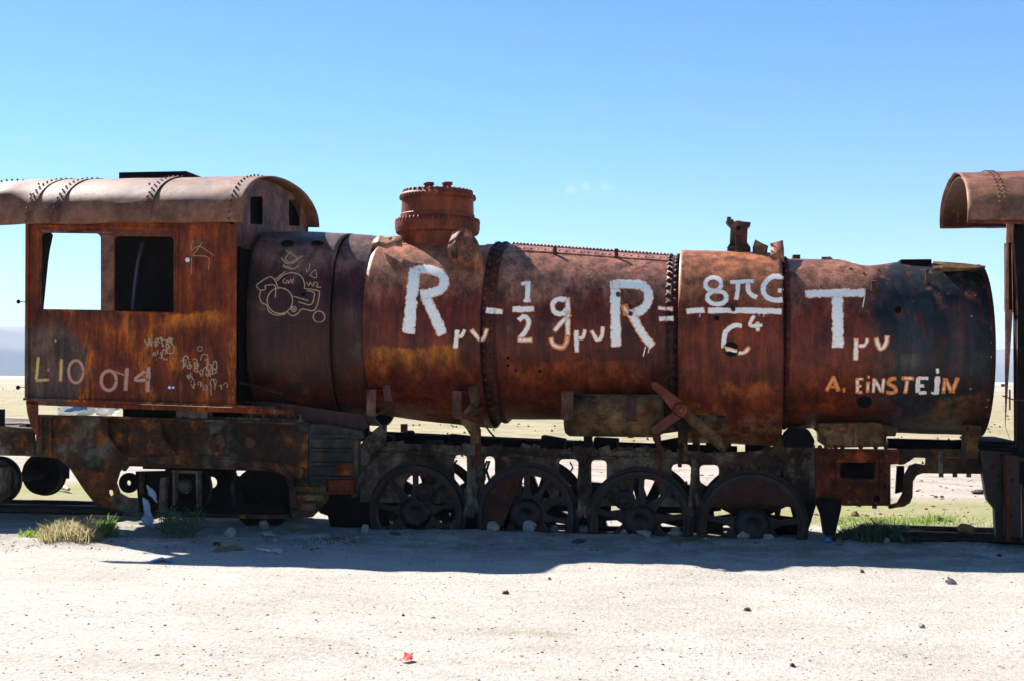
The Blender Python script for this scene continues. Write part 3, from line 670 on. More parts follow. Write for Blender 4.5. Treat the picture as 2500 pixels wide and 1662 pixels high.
for y in range(12): mb.stud(P(572, 565+y*35, -.018), (0, -1, 0), .009)
for k in range(38): mb.stud(P(75+13*k, 962+.45*k, 0), (0, -1, 0), .008)
mb.build('eave_angle', 'cab', cab)
# far wall, front plate, floor, back head
xa = P(262, 700, 2.85).x; xb = P(578, 700, 0).x; ztop = P(300, 545, 0).z; zbot = P(300, 980, 0).z
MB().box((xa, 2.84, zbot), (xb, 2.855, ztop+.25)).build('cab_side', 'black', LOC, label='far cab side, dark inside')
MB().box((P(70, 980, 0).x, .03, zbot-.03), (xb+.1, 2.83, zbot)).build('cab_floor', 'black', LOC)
# roof
XR0 = P(-150, 500, -.08).x; XR1 = P(592, 541, -.08).x; X_F = P(574, 700, 0).x
zap = Zat(XR1, YC, 438); zne = P(592, 541, -.08).z; zfe = P(780, 556, 2.94).z
def arc_pt(x, w, ins=0, e=2.25, znear=zne, zfar=zfe, top=zap, rh=1.51):
    s_, c_ = math.sin(w), math.cos(w); k = 2/e
    y = YC-(rh-ins)*math.copysign(abs(s_)**k, s_); zb = znear if s_ > 0 else zfar
    return Vector((x, y, zb+(top-ins-zb)*abs(c_)**k))
def roof(x0, x1, skew=0, th=.014, n=48, m=60, dent=.01, **kw):
    rows = []; rows2 = []
    for i in range(m+1):
        x = x0+(x1-x0)*i/m; L = []; L2 = []
        for k in range(n+1):
            w = R(90-180*k/n); p = arc_pt(x, w, **kw); q = arc_pt(x, w, ins=th, **kw)
            d = nz(p, 1.2, 3)*dent+nz(p, 4, 1)*dent*.3
            if k < 5: d += nz(p, 2.2, 8)*.02
            if x < XL: d += nz(p, 2.0, 5)*.07*min(1, (XL-x)/.3)
            o = Vector((0, (p.y-YC)*.5, .8)).normalized()*d
            if x > x0+(x1-x0)*.93 and dent < .02: o.x += 0
            sk = Vector((skew*k/n, 0, 0)); L.append(p+o+sk); L2.append(q+o+sk)
        rows.append(L); rows2.append(L2)
    mb = MB(); C = n+1; v = sum(rows, [])+sum(rows2, []); N = (m+1)*C
    fs = [(i*C+k, i*C+k+1, (i+1)*C+k+1, (i+1)*C+k) for i in range(m) for k in range(n)]
    fs += [tuple(N+j for j in reversed(f)) for f in fs]; sm = len(fs)
    mb.add(v, fs, True)
    side = [(k, k+1, k+1+N, k+N) for k in range(n)]+[(m*C+k+1, m*C+k, m*C+k+N, m*C+k+1+N) for k in range(n)]
    side += [(i*C, (i+1)*C, (i+1)*C+N, i*C+N) for i in range(m)]+[(i*C+n, (i+1)*C+n, (i+1)*C+n+N, i*C+n+N) for i in range(m)]
    mb.f += side; mb.sm += [False]*len(side)
    return mb
XL = P(60, 500, 0).x
mb = roof(XR0, XR1, skew=P(780, 556, 2.94).x-XR1)
roofo = mb.build('cab_roof', 'roof', LOC, label='arched sunlit pale rust cab roof with riveted seams'); sm_ = MB(); mb = sm_
for px, rows_ in ((66, (0, .03)), (132, (0, .035)), (352, (0, .04)), (560, (0,)), (-60, (0,))):
    x = P(px, 530, -.05).x
    for j, dx in enumerate(rows_):
        for k in range(30):
            w = R(88-5.6*k-2.8*j); p = arc_pt(x+dx, w, e=2.25); q = Vector((0, (p.y-YC)/1.5, p.z-zne+.2)).normalized(); mb.stud(p+q*.006, q, .015, .022)
for k in range(110):
    x = XR0+(XR1-XR0)*k/110; mb.stud(arc_pt(x, R(3)), (0, 0, 1), .008)
for px, py in ((330, 493), (341, 487), (354, 487), (365, 450), (75, 475), (70, 505), (95, 450)):
    p = P(px, py, .12); mb.stud(p, (0, -1, .4), .012, .03)
for px in (75, 141, 361):
    x0_, x1_ = P(px, 530, -.05).x-.045, P(px, 530, -.05).x+.045; A_ = []; 
    for x in (x0_, x1_): A_.append([arc_pt(x, R(89-178*k/48), ins=-.012) for k in range(49)])
    mb.add(A_[0]+A_[1], [(k, k+1, k+50, k+49) for k in range(48)], True)
mb.build('roof_seam', 'roofdark', roofo)
# front plate under the roof with two window slots (plane of constant X)
def yz_plate(X, loops, th, name, mat, parent=LOC):
    mb = MB(); L2 = [[Vector(p) for p in L] for L in loops]; flat = [p for L in L2 for p in L]; n = len(flat)
    tr = tessellate_polygon([[Vector((p.x, p.y, 0)) for p in L] for L in L2])
    vs = [(X, p.x, p.y) for p in flat]+[(X+th, p.x, p.y) for p in flat]
    fs = [tuple(t) for t in tr]+[tuple(i+n for i in reversed(t)) for t in tr]; o = 0
    for L in L2:
        k = len(L); fs += [(o+i, o+(i+1) % k, o+(i+1) % k+n, o+i+n) for i in range(k)]; o += k
    mb.add(vs, fs); return mb
XP = X_F-.02
def yz(px, py):          # photo point on the plane X = XP
    d = Fw+RX*((px-1250)/F_PX)-UY*((py-831)/F_PX); p = CAM+d*((XP-CAM.x)/d.x); return (p.y, p.z)
out = [(q.y, q.z) for q in (arc_pt(XP, R(84-168*k/40), ins=.05) for k in range(41))]
zl = Zat(XP, 0, 600)
out += [(2.78, zl), (.05, zl)]
h1 = [yz(609, 481), yz(640, 480), yz(640, 549), yz(609, 547)]; h2 = [yz(703, 488), yz(730, 488), yz(730, 552), yz(704, 551)]
mb = yz_plate(XP, [out, h1, h2], .012, 'x', 'cab_pink')
for k in range(12): y, z = yz(672, 452+k*11); mb.stud((XP+.012, y, z), (1, 0, 0), .009)
for k in range(26):
    q = arc_pt(XP, R(70-140*k/25), ins=.17); mb.stud((XP+.012, q.y, q.z), (1, 0, 0), .009)
for px, py in ((618, 465), (640, 470), (662, 472), (700, 475), (715, 474)): y, z = yz(px, py); mb.stud((XP+.012, y, z), (1, 0, 0), .011)
mb.build('cab_front_plate', 'cab_pink', LOC, label='arched cab front plate with two narrow dark slots')
yz_plate(XP-.10, [[(q.y, q.z) for q in (arc_pt(XP, R(84-168*k/40), ins=.07) for k in range(41))]+[(2.76, zl), (.07, zl)]], .01, 'x', 'hole').build('cab_slot_dark', 'hole', LOC)  # black sheet added behind the slots to paint a dark interior
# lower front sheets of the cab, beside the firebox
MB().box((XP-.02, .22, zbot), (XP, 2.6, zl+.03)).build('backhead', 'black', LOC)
mb = MB(); xx = P(345, 700, .6).x
pts = [P(x, y, .7) for x, y in ((345, 590), (332, 640), (324, 700), (320, 745), (318, 775))]
ribbon([pts, [p+Vector((.03, .05, 0)) for p in pts]]).build('backhead_sheen', 'sheen_edge', LOC)  # bluish sheen on the backhead, painted as a thin curved strip
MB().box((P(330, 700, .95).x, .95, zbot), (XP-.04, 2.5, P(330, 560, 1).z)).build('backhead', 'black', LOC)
pts = [(118, 560), (128, 575), (120, 612), (116, 640), (108, 720), (104, 760), (90, 760), (90, 560)]
MB().plate(pts, [], .35, .37).build('hanging_sheet', 'black', LOC)
mb = MB(); mb.bx(290, 421, 455, 436, YC-.25, YC+.3); mb.build('roof_vent', 'black', roofo, .008)
mb = MB(); mb.tube([P(62, 738, .0), P(47, 737, -.02)], .006, 6); mb.lathe(P(45, 737, -.02), [(0, -.025), (.022, -.015), (.028, 0), (.022, .015), (0, .025)], 'X', 10)
mb.tube([P(62, 944, .0), P(46, 944, -.02)], .006, 6); mb.lathe(P(44, 945, -.02), [(0, -.03), (.024, -.015), (.03, 0), (.024, .015), (0, .03)], 'X', 10); mb.build_each('grab_handle', 'black', LOC)
# curved stanchion sheet under the rear of the cab
MB().plate([(63, 978), (92, 980), (92, 1062), (86, 1060), (74, 1035), (66, 1005)], [], .02, .04).build('rear_apron', 'cab', LOC)
# bent step plate by the firebox
ribbon([[P(x, y, -.02) for x, y in ((583, 936), (620, 943), (655, 952), (690, 963))], [P(x, y, .3) for x, y in ((585, 931), (622, 938), (657, 947), (690, 957))]], .014).build('running_board_remnant', 'bracket', LOC)
# firebox panel lines and plate edges
mb = MB(); 
for pl, w_ in ((((607, 640), (606, 800), (606, 960)), 3), (((805, 610), (803, 700), (802, 900), (800, 1005)), 5), (((610, 788), (700, 790), (800, 789)), 3)):
    rows = [[], [], [], []]
    for i in range(len(pl)-1):
        for t in range(8):
            x = pl[i][0]+(pl[i+1][0]-pl[i][0])*t/8; y = pl[i][1]+(pl[i+1][1]-pl[i][1])*t/8
            hz = abs(pl[-1][0]-pl[0][0]) > 50
            a1 = hit(x-(0 if hz else w_/2), y-(w_/2 if hz else 0), off=.014); b1 = hit(x+(0 if hz else w_/2), y+(w_/2 if hz else 0), off=.014)
            if a1 and b1: rows[0].append(a1[0]); rows[1].append(b1[0])
    n = len(rows[0]); mb.add(rows[0]+rows[1], [(k, k+1, n+k+1, n+k) for k in range(n-1)], True)
    r0 = [p+Vector((0, .014, 0)) for p in rows[0]]; r1_ = [p+Vector((0, .014, 0)) for p in rows[1]]
    mb.add(rows[0]+r0, [(k, k+1, n+k+1, n+k) for k in range(n-1)]); mb.add(rows[1]+r1_, [(k, k+1, n+k+1, n+k) for k in range(n-1)])
mb.build('cover_strip', 'firebox', LOC)

# ---------------------------------------------------------------- frames and running gear
mb = MB().plate([(88, 1012), (200, 1013), (262, 1015), (395, 1020), (510, 1024), (640, 1027), (752, 1033), (752, 1262), (712, 1262), (710, 1188), (700, 1165), (678, 1152), (640, 1148), (345, 1138), (310, 1137), (292, 1149),
                 (283, 1178), (292, 1203), (312, 1214), (338, 1215), (338, 1258), (300, 1247), (237, 1236), (205, 1195), (170, 1142), (140, 1118), (88, 1114)],
                [[(265, 1194), (275, 1196), (277, 1206), (270, 1212), (264, 1204)]], .10, .135)
rear = mb.build('rear_frame', 'rear_frame', LOC, label='brown rear frame plate under the cab')
fl = MB(); strip(fl, [(296, 1145), (312, 1124), (345, 1120), (640, 1132), (680, 1138), (705, 1158), (714, 1190), (716, 1240)], 17, .04, .10)
fl.build('frame_rib', 'rear_frame', rear, .006)
fl = MB(); strip(fl, [(96, 1014), (96, 1114)], 12, .06, .10); strip(fl, [(122, 1014), (122, 1112)], 8, .07, .10); strip(fl, [(88, 1014), (262, 1018), (395, 1022), (752, 1034)], 5, -.02, .10)
for k in range(7): fl.stud(P(104+.2*k, 1025+k*13, .10), (0, -1, 0), .03, .025)
for k in range(12): fl.stud(P(140+k*11, 1024, .10), (0, -1, 0), .012)
fl.build_each('frame_angle', 'rear_frame', rear)
for x0 in (262, 393):          # gusset brackets
    d = 18 if x0 > 300 else 0
    g_ = MB().plate([(x0, 1018+d*.3), (x0+(48 if not d else 30), 1020+d*.3), (x0+(48 if not d else 30), 1106), (x0+30, 1106)], [], .085, .10)
    g_.poly3([P(x0, 1018, .1), P(x0+4, 1062, .1), P(x0+34, 1108, .1), P(x0+34, 1108, -.03), P(x0-2, 1060, -.03), P(x0-3, 1018, -.03)], (.015, 0, 0))
    for k in range(4): g_.stud(P(x0+36, 1030+k*20, .085), (0, -1, 0), .028, .025)
    g_.build('gusset', 'rear_frame', rear)
mb = MB(); strip(mb, [(300, 1256), (700, 1262)], 8, .0, .1); mb.build('lower_bar', 'rear_frame', rear)
mb = MB(); strip(mb, [(430, 1050), (745, 1056)], 4, .07, .1); mb.build('frame_bar', 'rear_frame', rear)
mb = MB(); strip(mb, [(400, 1112), (640, 1119)], 4, .05, .1); mb.build('frame_bar', 'rear_frame', rear)
for x0, y0, x1, y1 in ((716, 1186, 796, 1200), (714, 1206, 790, 1222), (712, 1228, 770, 1246)): MB().bx(x0, y0, x1, y1, .05, .12).build('packing_block', 'mudded', rear, .006)
mb = MB(); mb.plate([(690, 1130), (722, 1138), (742, 1142), (738, 1166), (716, 1164)], [], .06, .1); mb.build('worn_patch', 'mudded', rear, .006)
for px, rr, st in ((531, 24, 3), (613, 15, 1)):
    c = P(px, 1079, .10); r_ = mpx(rr)
    b_ = MB().lathe(c, [(r_, 0), (r_, -.03), (r_*.85, -.05), (r_*.3, -.055), (r_*.25, -.075), (0, -.078)], 'Y', 28)
    for k in range(3 if st == 3 else 0): b_.stud(c+Vector((math.cos(k*2.1+1)*r_*.6, -.05, math.sin(k*2.1+1)*r_*.45)), (0, -1, 0), .014)
    b_.build('round_boss', 'bracket', rear)
# firebox foundation studs & ash pan
mb = MB(); strip(mb, [(510, 1019), (740, 1027)], 7, .14, .22)
for k in range(5): mb.tube([P(614+k*30, 1024, .14), P(614+k*30, 1012, .14)], .018, 8)
mb.bx(430, 1000, 508, 1021, .06, .2); mb.build('foundation_ring', 'frame', LOC, .004)
mb = MB(); mb.bx(560, 1000, 800, 1022, .35, 2.4).build('ash_pan', 'black', LOC)
# stepped suspension block
mb = MB().plate([(752, 1034), (812, 1037), (884, 1052), (886, 1070), (872, 1075), (872, 1160), (866, 1170), (866, 1206), (800, 1207), (798, 1222), (760, 1262), (752, 1262)],
                [], .12, .2)
blk = mb.build('spring_block', 'bluemetal', LOC)
mb = MB()
for y in (1062, 1096, 1130, 1164): mb.plate([(754, y-5+3), (870, y), (870, y+3), (754, y+3)], [], .02, .12)
for (a0, b0, a1, b1) in ((756, 1070, 862, 1092), (756, 1102, 862, 1125), (756, 1137, 812, 1160)): mb.bx(a0, b0, a1, b1, .07, .12)
mb.bx(864, 1074, 874, 1165, .0, .12); mb.build_each('leaf_shelf', 'bluemetal', blk)
mb = MB().bx(803, 1170, 862, 1206, .03, .12).bx(814, 1128, 862, 1160, .06, .12)
for px, py in ((810, 1182), (855, 1182), (850, 1200)): mb.stud(P(px, py, .03), (0, -1, 0), .02)
mb.build('end_plate', 'frame_red', blk)

# trailing truck under the firebox
trk = MB().plate([(330, 1150), (420, 1148), (424, 1140), (480, 1143), (486, 1230), (535, 1235), (560, 1180), (580, 1160), (600, 1230), (690, 1236), (690, 1258), (340, 1262)], [[(430, 1158), (472, 1160), (474, 1222), (430, 1222)]], .5, .56)
tr = trk.build('trailing_truck', 'black', LOC, .006)
c = P(451, 1186, .5); MB().lathe(c, [(mpx(19), .05), (mpx(18), -.02), (mpx(13), -.06), (mpx(6), -.085), (0, -.09)], 'Y', 28).build('axle_box', 'frame', tr)
mb = MB(); strip(mb, [(398, 1165), (394, 1250)], 14, .35, .45); strip(mb, [(424, 1148), (424, 1232)], 5, .38, .5); strip(mb, [(480, 1150), (482, 1236)], 5, .38, .5); strip(mb, [(420, 1150), (484, 1152)], 6, .36, .5)
strip(mb, [(572, 1148), (566, 1190), (572, 1236)], 6, .38, .42); strip(mb, [(345, 1150), (345, 1205)], 10, .4, .45); mb.build_each('truck_strap', 'frame', tr)
def ann(c, r0, r1, y0, y1, n=48):
    return MB().lathe(c, [(r1, y0), (r0, y0), (r0, y1), (r1, y1), (r1, y0)], 'Y', n)
def annulus(mb, c, r0, r1, y0, y1, n=48, a0=0, a1=360):
    vs = []; full = a1-a0 >= 360; cols = n if full else n+1
    for rr, yy in ((r0, y0), (r1, y0), (r1, y1), (r0, y1)):
        for k in range(cols):
            w = R(a0+(a1-a0)*k/n); vs.append(Vector(c)+Vector((rr*math.cos(w), yy, rr*math.sin(w))))
    fs = [(i*cols+k, i*cols+(k+1) % cols, ((i+1) % 4)*cols+(k+1) % cols, ((i+1) % 4)*cols+k) for i in range(4) for k in range(n)]
    mb.add(vs, fs, False)
    if not full: mb.add([vs[i*cols] for i in range(4)], [(0, 1, 2, 3)]); mb.add([vs[i*cols+n] for i in range(4)], [(0, 1, 2, 3)])
    return mb
c = P(313, 1178, .75); annulus(MB(), c, mpx(7, .75), mpx(26, .75), 0, .05, 32).build('truck_disc', 'black', tr)
for yy in (.95, 1.9):
    c = P(640, 1215, .95); c.y = yy; annulus(MB(), c, .08, .42, 0, .09, 40).build('truck_wheel', 'black', tr)
    c = P(450, 1190, .95); c.y = yy; annulus(MB(), c, .08, .36, 0, .09, 40).build('truck_wheel', 'black', tr)
MB().bx(350, 1020, 700, 1150, 1.3, 1.5).build('cross_stretcher', 'black', LOC)

# driving wheels
XW = []
def wheel(px, py, rpx, rot, kind, Y=.70, nsp=10):
    c = P(px, py, Y); Rw = mpx(rpx, Y); sp = MB()
    rin = Rw*.85
    hub = P(px, py, Y)
    for k in range(nsp):
        w = R(rot+360*k/nsp)
        if kind == 'top' and 25 < (math.degrees(w)) % 360 < 155: continue
        if kind == 'left' and 95 < (math.degrees(w)) % 360 < 215: continue
        d = Vector((math.cos(w), 0, math.sin(w))); t = Vector((-d.z, 0, d.x)); a0, a1 = Rw*.2, rin*1.03
        for (s0, s1, y0, y1) in ((.10, .034, .03, .10),):
            q = [c+d*a0-t*s0, c+d*a0+t*s0, c+d*(a0+a1)/2+t*(s1*.95), c+d*a1*.93+t*s1, c+d*a1+t*(s1*2.3), c+d*a1-t*(s1*2.3), c+d*a1*.93-t*s1, c+d*(a0+a1)/2-t*(s1*.95)]
            sp.add([p+Vector((0, y0, 0)) for p in q]+[p+Vector((0, y1, 0)) for p in q], [tuple(range(8)), tuple(range(15, 7, -1))]+[(i, (i+1) % 8, (i+1) % 8+8, i+8) for i in range(8)])
    annulus(sp, c, rin, Rw*.90, .01, .12, 72)
    w_ = sp.build('driving_wheel', 'wheel', LOC, .006)
    ty = annulus(MB(), c, Rw*.90, Rw*.985, -.005, .125, 72); annulus(ty, c, Rw*.9, Rw*1.06, .125, .155, 72)
    ty.build('tyre', 'wheel', w_, .004)
    hb = MB().lathe(c, [(Rw*.34, .13), (Rw*.34, .02), (Rw*.27, -.01), (Rw*.24, -.02), (Rw*.13, -.022), (Rw*.12, -.005), (0, -.005)], 'Y', 36); hb.build('hub', 'wheel', w_)
    if kind in ('top', 'left'):
        a0, a1 = (22, 158) if kind == 'top' else (92, 222)
        n = 24; pts = [c+Vector((math.cos(R(a0+(a1-a0)*k/n))*rin*1.02, 0, math.sin(R(a0+(a1-a0)*k/n))*rin*1.02)) for k in range(n+1)]
        lo = Rw*(.36 if kind == 'top' else .3)
        if kind == 'top': 
            inn = [c+Vector((pts[-1].x-c.x+(pts[0].x-pts[-1].x)*k/n, 0, lo+.05*math.sin(math.pi*k/n))) for k in range(1, n)]
        else: inn = []
        L = [Vector((p.x, p.z)) for p in pts+inn]
        cw = MB(); cw.slab([L], Y+.0, Y+.11); cw.build('counterweight', 'cweight', w_, .006)
    if kind in ('pinul', 'pinur'):
        dx, dz = (-.3, .42) if kind == 'pinul' else (.2, .45)
        pc = c+Vector((dx*Rw, 0, dz*Rw)); mb = MB().lathe(pc, [(Rw*.2, .1), (Rw*.2, -.02), (Rw*.15, -.035), (Rw*.12, -.035), (Rw*.1, -.02), (Rw*.09, -.14), (0, -.14)], 'Y', 28)
        mb.build('crank_pin', 'wheel', w_)
        MB().slab([[Vector((c.x+math.cos(R(a))*Rw*.24, c.z+math.sin(R(a))*Rw*.24)) for a in (150 if dx < 0 else 180, 200, 330)]+[Vector((pc.x+math.cos(R(a))*Rw*.2, pc.z+math.sin(R(a))*Rw*.2)) for a in (0, 60, 110, 180)]], Y+.0, Y+.1).build('crank_web', 'wheel', w_)
    # far wheel on the same axle
    f = MB(); cf = Vector((c.x, 1.93, c.z)); annulus(f, cf, rin, Rw, -.13, 0, 60); annulus(f, cf, Rw*.9, Rw*1.06, -.16, -.13, 60)
    for k in range(nsp):
        w = R(rot+18+360*k/nsp); d = Vector((math.cos(w), 0, math.sin(w))); t = Vector((-d.z, 0, d.x)); a0, a1 = Rw*.15, rin*1.03
        q = [cf+d*a0-t*.075, cf+d*a0+t*.075, cf+d*a1+t*.06, cf+d*a1-t*.06]; f.add([p+Vector((0, -.1, 0)) for p in q]+q, [(0, 1, 2, 3), (7, 6, 5, 4), (0, 1, 5, 4), (1, 2, 6, 5), (2, 3, 7, 6), (3, 0, 4, 7)])
    f.lathe(cf, [(Rw*.26, -.16), (Rw*.26, 0)], 'Y', 30); fo = f.build('driving_wheel', 'wheel', LOC)
    MB().tube([Vector((c.x, .75, c.z)), Vector((c.x, 1.9, c.z))], .1, 14).build('axle', 'black', fo)
    XW.append(c)
wheel(1014, 1251, 119, 12, 'pinur', nsp=9); wheel(1284, 1257, 121, -8, 'left', nsp=11); wheel(1562, 1273, 124, 8, 'pinul', nsp=9); wheel(1836, 1284, 127, 7, 'top', nsp=11)

def op(x0, x1, y0, r=10, y1=1216): return [(x0, y1), (x0, y0+r), (x0+r*.3, y0+r*.3), (x0+r, y0), (x1-r, y0), (x1-r*.3, y0+r*.3), (x1, y0+r), (x1, y1)]
mb = MB().plate([(884, 1080), (1000, 1083), (1142, 1088), (1410, 1097), (1560, 1100), (1700, 1106), (1860, 1100), (1868, 1090), (1915, 1090), (1990, 1085), (1992, 1220), (1900, 1240), (880, 1225), (872, 1150)],
                [op(1108, 1141, 1110), op(1182, 1208, 1113), op(1364, 1412, 1120), op(1443, 1481, 1122), op(1640, 1687, 1132), op(1708, 1755, 1134), [(1902, 1165), (1905, 1150), (1912, 1146), (1916, 1165)],
                 [(985, 1216), (985, 1180), (1000, 1160), (1040, 1162), (1046, 1216)], [(1272, 1216), (1275, 1155), (1320, 1165), (1345, 1216)], [(1545, 1222), (1548, 1165), (1600, 1172), (1615, 1222)], [(1800, 1226), (1805, 1212), (1825, 1210), (1828, 1228)]], .93, .98)
frame = mb.build('main_frame', 'frame', LOC, .006, label='grey brown main frame bar above the driving wheels')
mb = MB()
for x0, x1 in ((1141, 1160), (1412, 1441), (1687, 1707)):
    mb.plate([(x0, 1110), (x1, 1110), (x1+3, 1230), (x0-2, 1230)], [], .84, .93); mb.plate([(x0-14, 1083+(x0-1141)*.03), (x1+12, 1085+(x0-1141)*.03), (x1+6, 1108), (x0-4, 1108)], [], .86, .93)
mb.build_each('horn_guide', 'frame', frame, .005)
# far frame, seen as a dark bar above the near one
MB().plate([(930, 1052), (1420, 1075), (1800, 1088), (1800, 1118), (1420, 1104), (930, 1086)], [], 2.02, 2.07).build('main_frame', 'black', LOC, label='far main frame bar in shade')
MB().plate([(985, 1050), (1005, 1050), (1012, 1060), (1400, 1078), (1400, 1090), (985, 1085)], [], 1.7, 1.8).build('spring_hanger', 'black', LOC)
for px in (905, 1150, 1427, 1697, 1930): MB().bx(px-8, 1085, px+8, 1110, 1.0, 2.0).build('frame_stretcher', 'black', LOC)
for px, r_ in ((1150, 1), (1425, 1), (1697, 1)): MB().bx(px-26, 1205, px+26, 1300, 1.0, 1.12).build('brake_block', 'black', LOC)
# black plates added behind the wheels to darken the gaps between spokes
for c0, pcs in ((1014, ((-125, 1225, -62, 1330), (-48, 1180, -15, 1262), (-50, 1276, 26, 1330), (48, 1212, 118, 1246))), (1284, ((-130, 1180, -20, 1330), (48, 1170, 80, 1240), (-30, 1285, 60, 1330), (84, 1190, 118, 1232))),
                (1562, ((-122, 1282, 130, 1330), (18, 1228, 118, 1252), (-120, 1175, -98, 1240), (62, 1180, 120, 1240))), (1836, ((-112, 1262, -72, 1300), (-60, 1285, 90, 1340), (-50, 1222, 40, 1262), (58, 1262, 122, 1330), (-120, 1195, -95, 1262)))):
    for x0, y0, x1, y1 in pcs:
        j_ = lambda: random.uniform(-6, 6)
        MB().plate([(c0+x0+j_(), y0+j_()), (c0+(x0+x1)/2, y0+j_()), (c0+x1+j_(), y0+j_()), (c0+x1+j_(), y1), (c0+x0+j_(), y1)], [], 1.25, 1.33).build('dark_backing_plate', 'black', LOC)
# spring gear lumps along the top of the frame, irregular
random.seed(3)
mb = MB()
for k in range(34):
    x = random.uniform(905, 1890); p = P(x, 1079+(x-884)*.027, .95+random.uniform(0, .6)); r_ = random.uniform(.02, .055)
    mb.box(p-Vector((r_*1.6, r_, r_)), p+Vector((r_*1.6, r_, r_*random.uniform(.3, 1.1))), Matrix.Rotation(random.uniform(-.4, .4), 3, 'Y'), p)
mb.build_each('spring_gear', 'frame', LOC, .006)
# firebox bracket at left of wheel one, and a dark plate filling the gap
MB().plate([(858, 1110), (900, 1060), (930, 1035), (942, 1040), (940, 1085), (905, 1110), (880, 1170), (872, 1210), (860, 1215)], [], .55, .62).build('expansion_bracket', 'frame', LOC, .006)
MB().plate([(780, 1100), (905, 1090), (900, 1320), (838, 1320), (832, 1290), (806, 1284), (800, 1258), (782, 1252), (764, 1232)], [], .97, 1.05).build('gap_dark_plate', 'black', LOC)  # black plate added to darken the bright gap beside the wheel
MB().bx(978, 1034, 993, 1054, 1.0, 1.05).build('expansion_bracket', 'bracket', LOC)
MB().plate([(300, 988), (560, 996), (600, 985), (895, 1000), (900, 1075), (870, 1078), (560, 1040), (300, 1030)], [], 1.2, 1.3).build('dark_filler_beam', 'black', LOC)  # black filler added so the gaps under cab and firebox look dark
MB().plate([(588, 975), (700, 985), (800, 1000), (884, 1012), (900, 1040), (884, 1050), (760, 1034), (600, 1020), (584, 1000)], [], .33, .36).build('firebox_skirt', 'firebox', LOC)
MB().plate([(590, 992), (668, 990), (678, 1000), (600, 1003)], [], .2, .3).build('cab_step_bracket', 'bracket', LOC)
# brake gear, springs and loose iron between the wheels
rd = random.Random(21)
for px in (1149, 1424, 1698):
    for q_ in range(2):
        x = px+rd.uniform(-9, 9); mb = MB(); mb.tube([P(x, 1110, .75), P(x+rd.uniform(-6, 6), 1180, .74), P(x+rd.uniform(-14, 14), 1262, .78)], [.02, .028, .02], 7); mb.build('brake_hanger', 'frame', LOC)
    mb = MB(); 
    for i in range(5): mb.plate([(px-34+i*5, 1186+i*5), (px+34-i*5, 1186+i*5), (px+34-i*5, 1190+i*5), (px-34+i*5, 1190+i*5)], [], 1.0+i*.004, 1.1)
    mb.build('leaf_spring', 'black', LOC)
    o_ = MB().plate([(px-16, 1196), (px-8, 1176), (px+10, 1172), (px+19, 1190), (px+14, 1215), (px+24, 1250), (px-20, 1262), (px-12, 1225)], [], .8, .92); o_.build('axle_guide', 'frame', LOC, .008)
    mb = MB(); mb.tube([P(px-60, 1240, .98), P(px, 1246, .98), P(px+62, 1240, .98)], .03, 8); mb.build('brake_rod', 'black', LOC)
mb = MB(); mb.tube([P(900, 1100, .86), P(1100, 1106, .85), P(1300, 1112, .86), P(1500, 1116, .85), P(1640, 1120, .86)], .014, 8); mb.build('sand_pipe', 'frame', LOC)
for px, py in ((1105, 1104), (1468, 1106), (1905, 1130), (1930, 1160), (960, 1106), (1240, 1104), (1580, 1108)):
    c = P(px, py, .93); MB().lathe(c, [(.05, 0), (.05, -.02), (.03, -.05), (0, -.052)], 'Y', 10).build('pin_boss', 'frame', LOC)
for px in (930, 1125, 1350, 1480, 1640, 1755, 1850):
    c = P(px, 1078+(px-900)*.02, 1.5); MB().box(c-Vector((.16, .1, .05)), c+Vector((.16, .1, .12)), Matrix.Rotation(rd.uniform(-.2, .2), 3, 'Y'), c).build('spring_buckle', 'black', LOC, .02)
# cylinder remains and guide bars ahead of the frontmost wheel
MB().plate([(1905, 1150), (1990, 1128), (1995, 1225), (1975, 1290), (1950, 1310), (1930, 1240), (1905, 1190)], [], .98, 1.1).build('guide_bracket', 'black', LOC, .01)
MB().tube([P(1880, 1112, .9), P(1930, 1050, .95), P(1968, 1046, .95)], .05, 12).build('steam_pipe', 'mudded', LOC)
MB().plate([(1918, 1060), (1935, 1045), (1975, 1048), (1990, 1075), (1985, 1092), (1912, 1092)], [], .7, 1.4).build('valve_chest', 'black', LOC, .02)
rd = random.Random(77)
for k in range(34):
    px = rd.choice((1130, 1165, 1205, 1360, 1400, 1445, 1485, 1640, 1680, 1720, 1890, 1930, 900, 880))+rd.uniform(-16, 16); py = rd.uniform(1186, 1250)
    c = P(px, py, rd.uniform(1.0, 1.2)); w_, h_ = rd.uniform(.03, .08), rd.uniform(.03, .14)
    MB().poly3([c+Vector((-w_, 0, -h_)), c+Vector((w_*rd.uniform(.5, 1), 0, -h_*rd.uniform(.6, 1))), c+Vector((w_, 0, h_*rd.uniform(.1, 1))), c+Vector((rd.uniform(-.3, .3)*w_, 0, h_)), c+Vector((-w_, 0, h_*rd.uniform(.3, 1)))], (0, .05, 0)).build('broken_bracket', rd.choice(('frame', 'black', 'cweight')), LOC, .004)
for k in range(16):
    px = rd.uniform(905, 1960); c = P(px, 1118+(px-900)*.02, .9)
    MB().tube([c, c+Vector((rd.uniform(-.05, .05), -.02, -rd.uniform(.05, .16))), c+Vector((rd.uniform(-.1, .1), .02, -rd.uniform(.16, .3)))], rd.uniform(.008, .02), 6).build('bent_rod', rd.choice(('frame', 'cweight')), LOC)
for px in (1000, 1110, 1220, 1330, 1390, 1500, 1600, 1745, 1830):
    c = P(px, 1086+(px-900)*.022, .92); MB().lathe(c, [(.028, 0), (.028, -.03), (0, -.032)], 'Y', 6).build('frame_bolt', 'bracket', LOC)
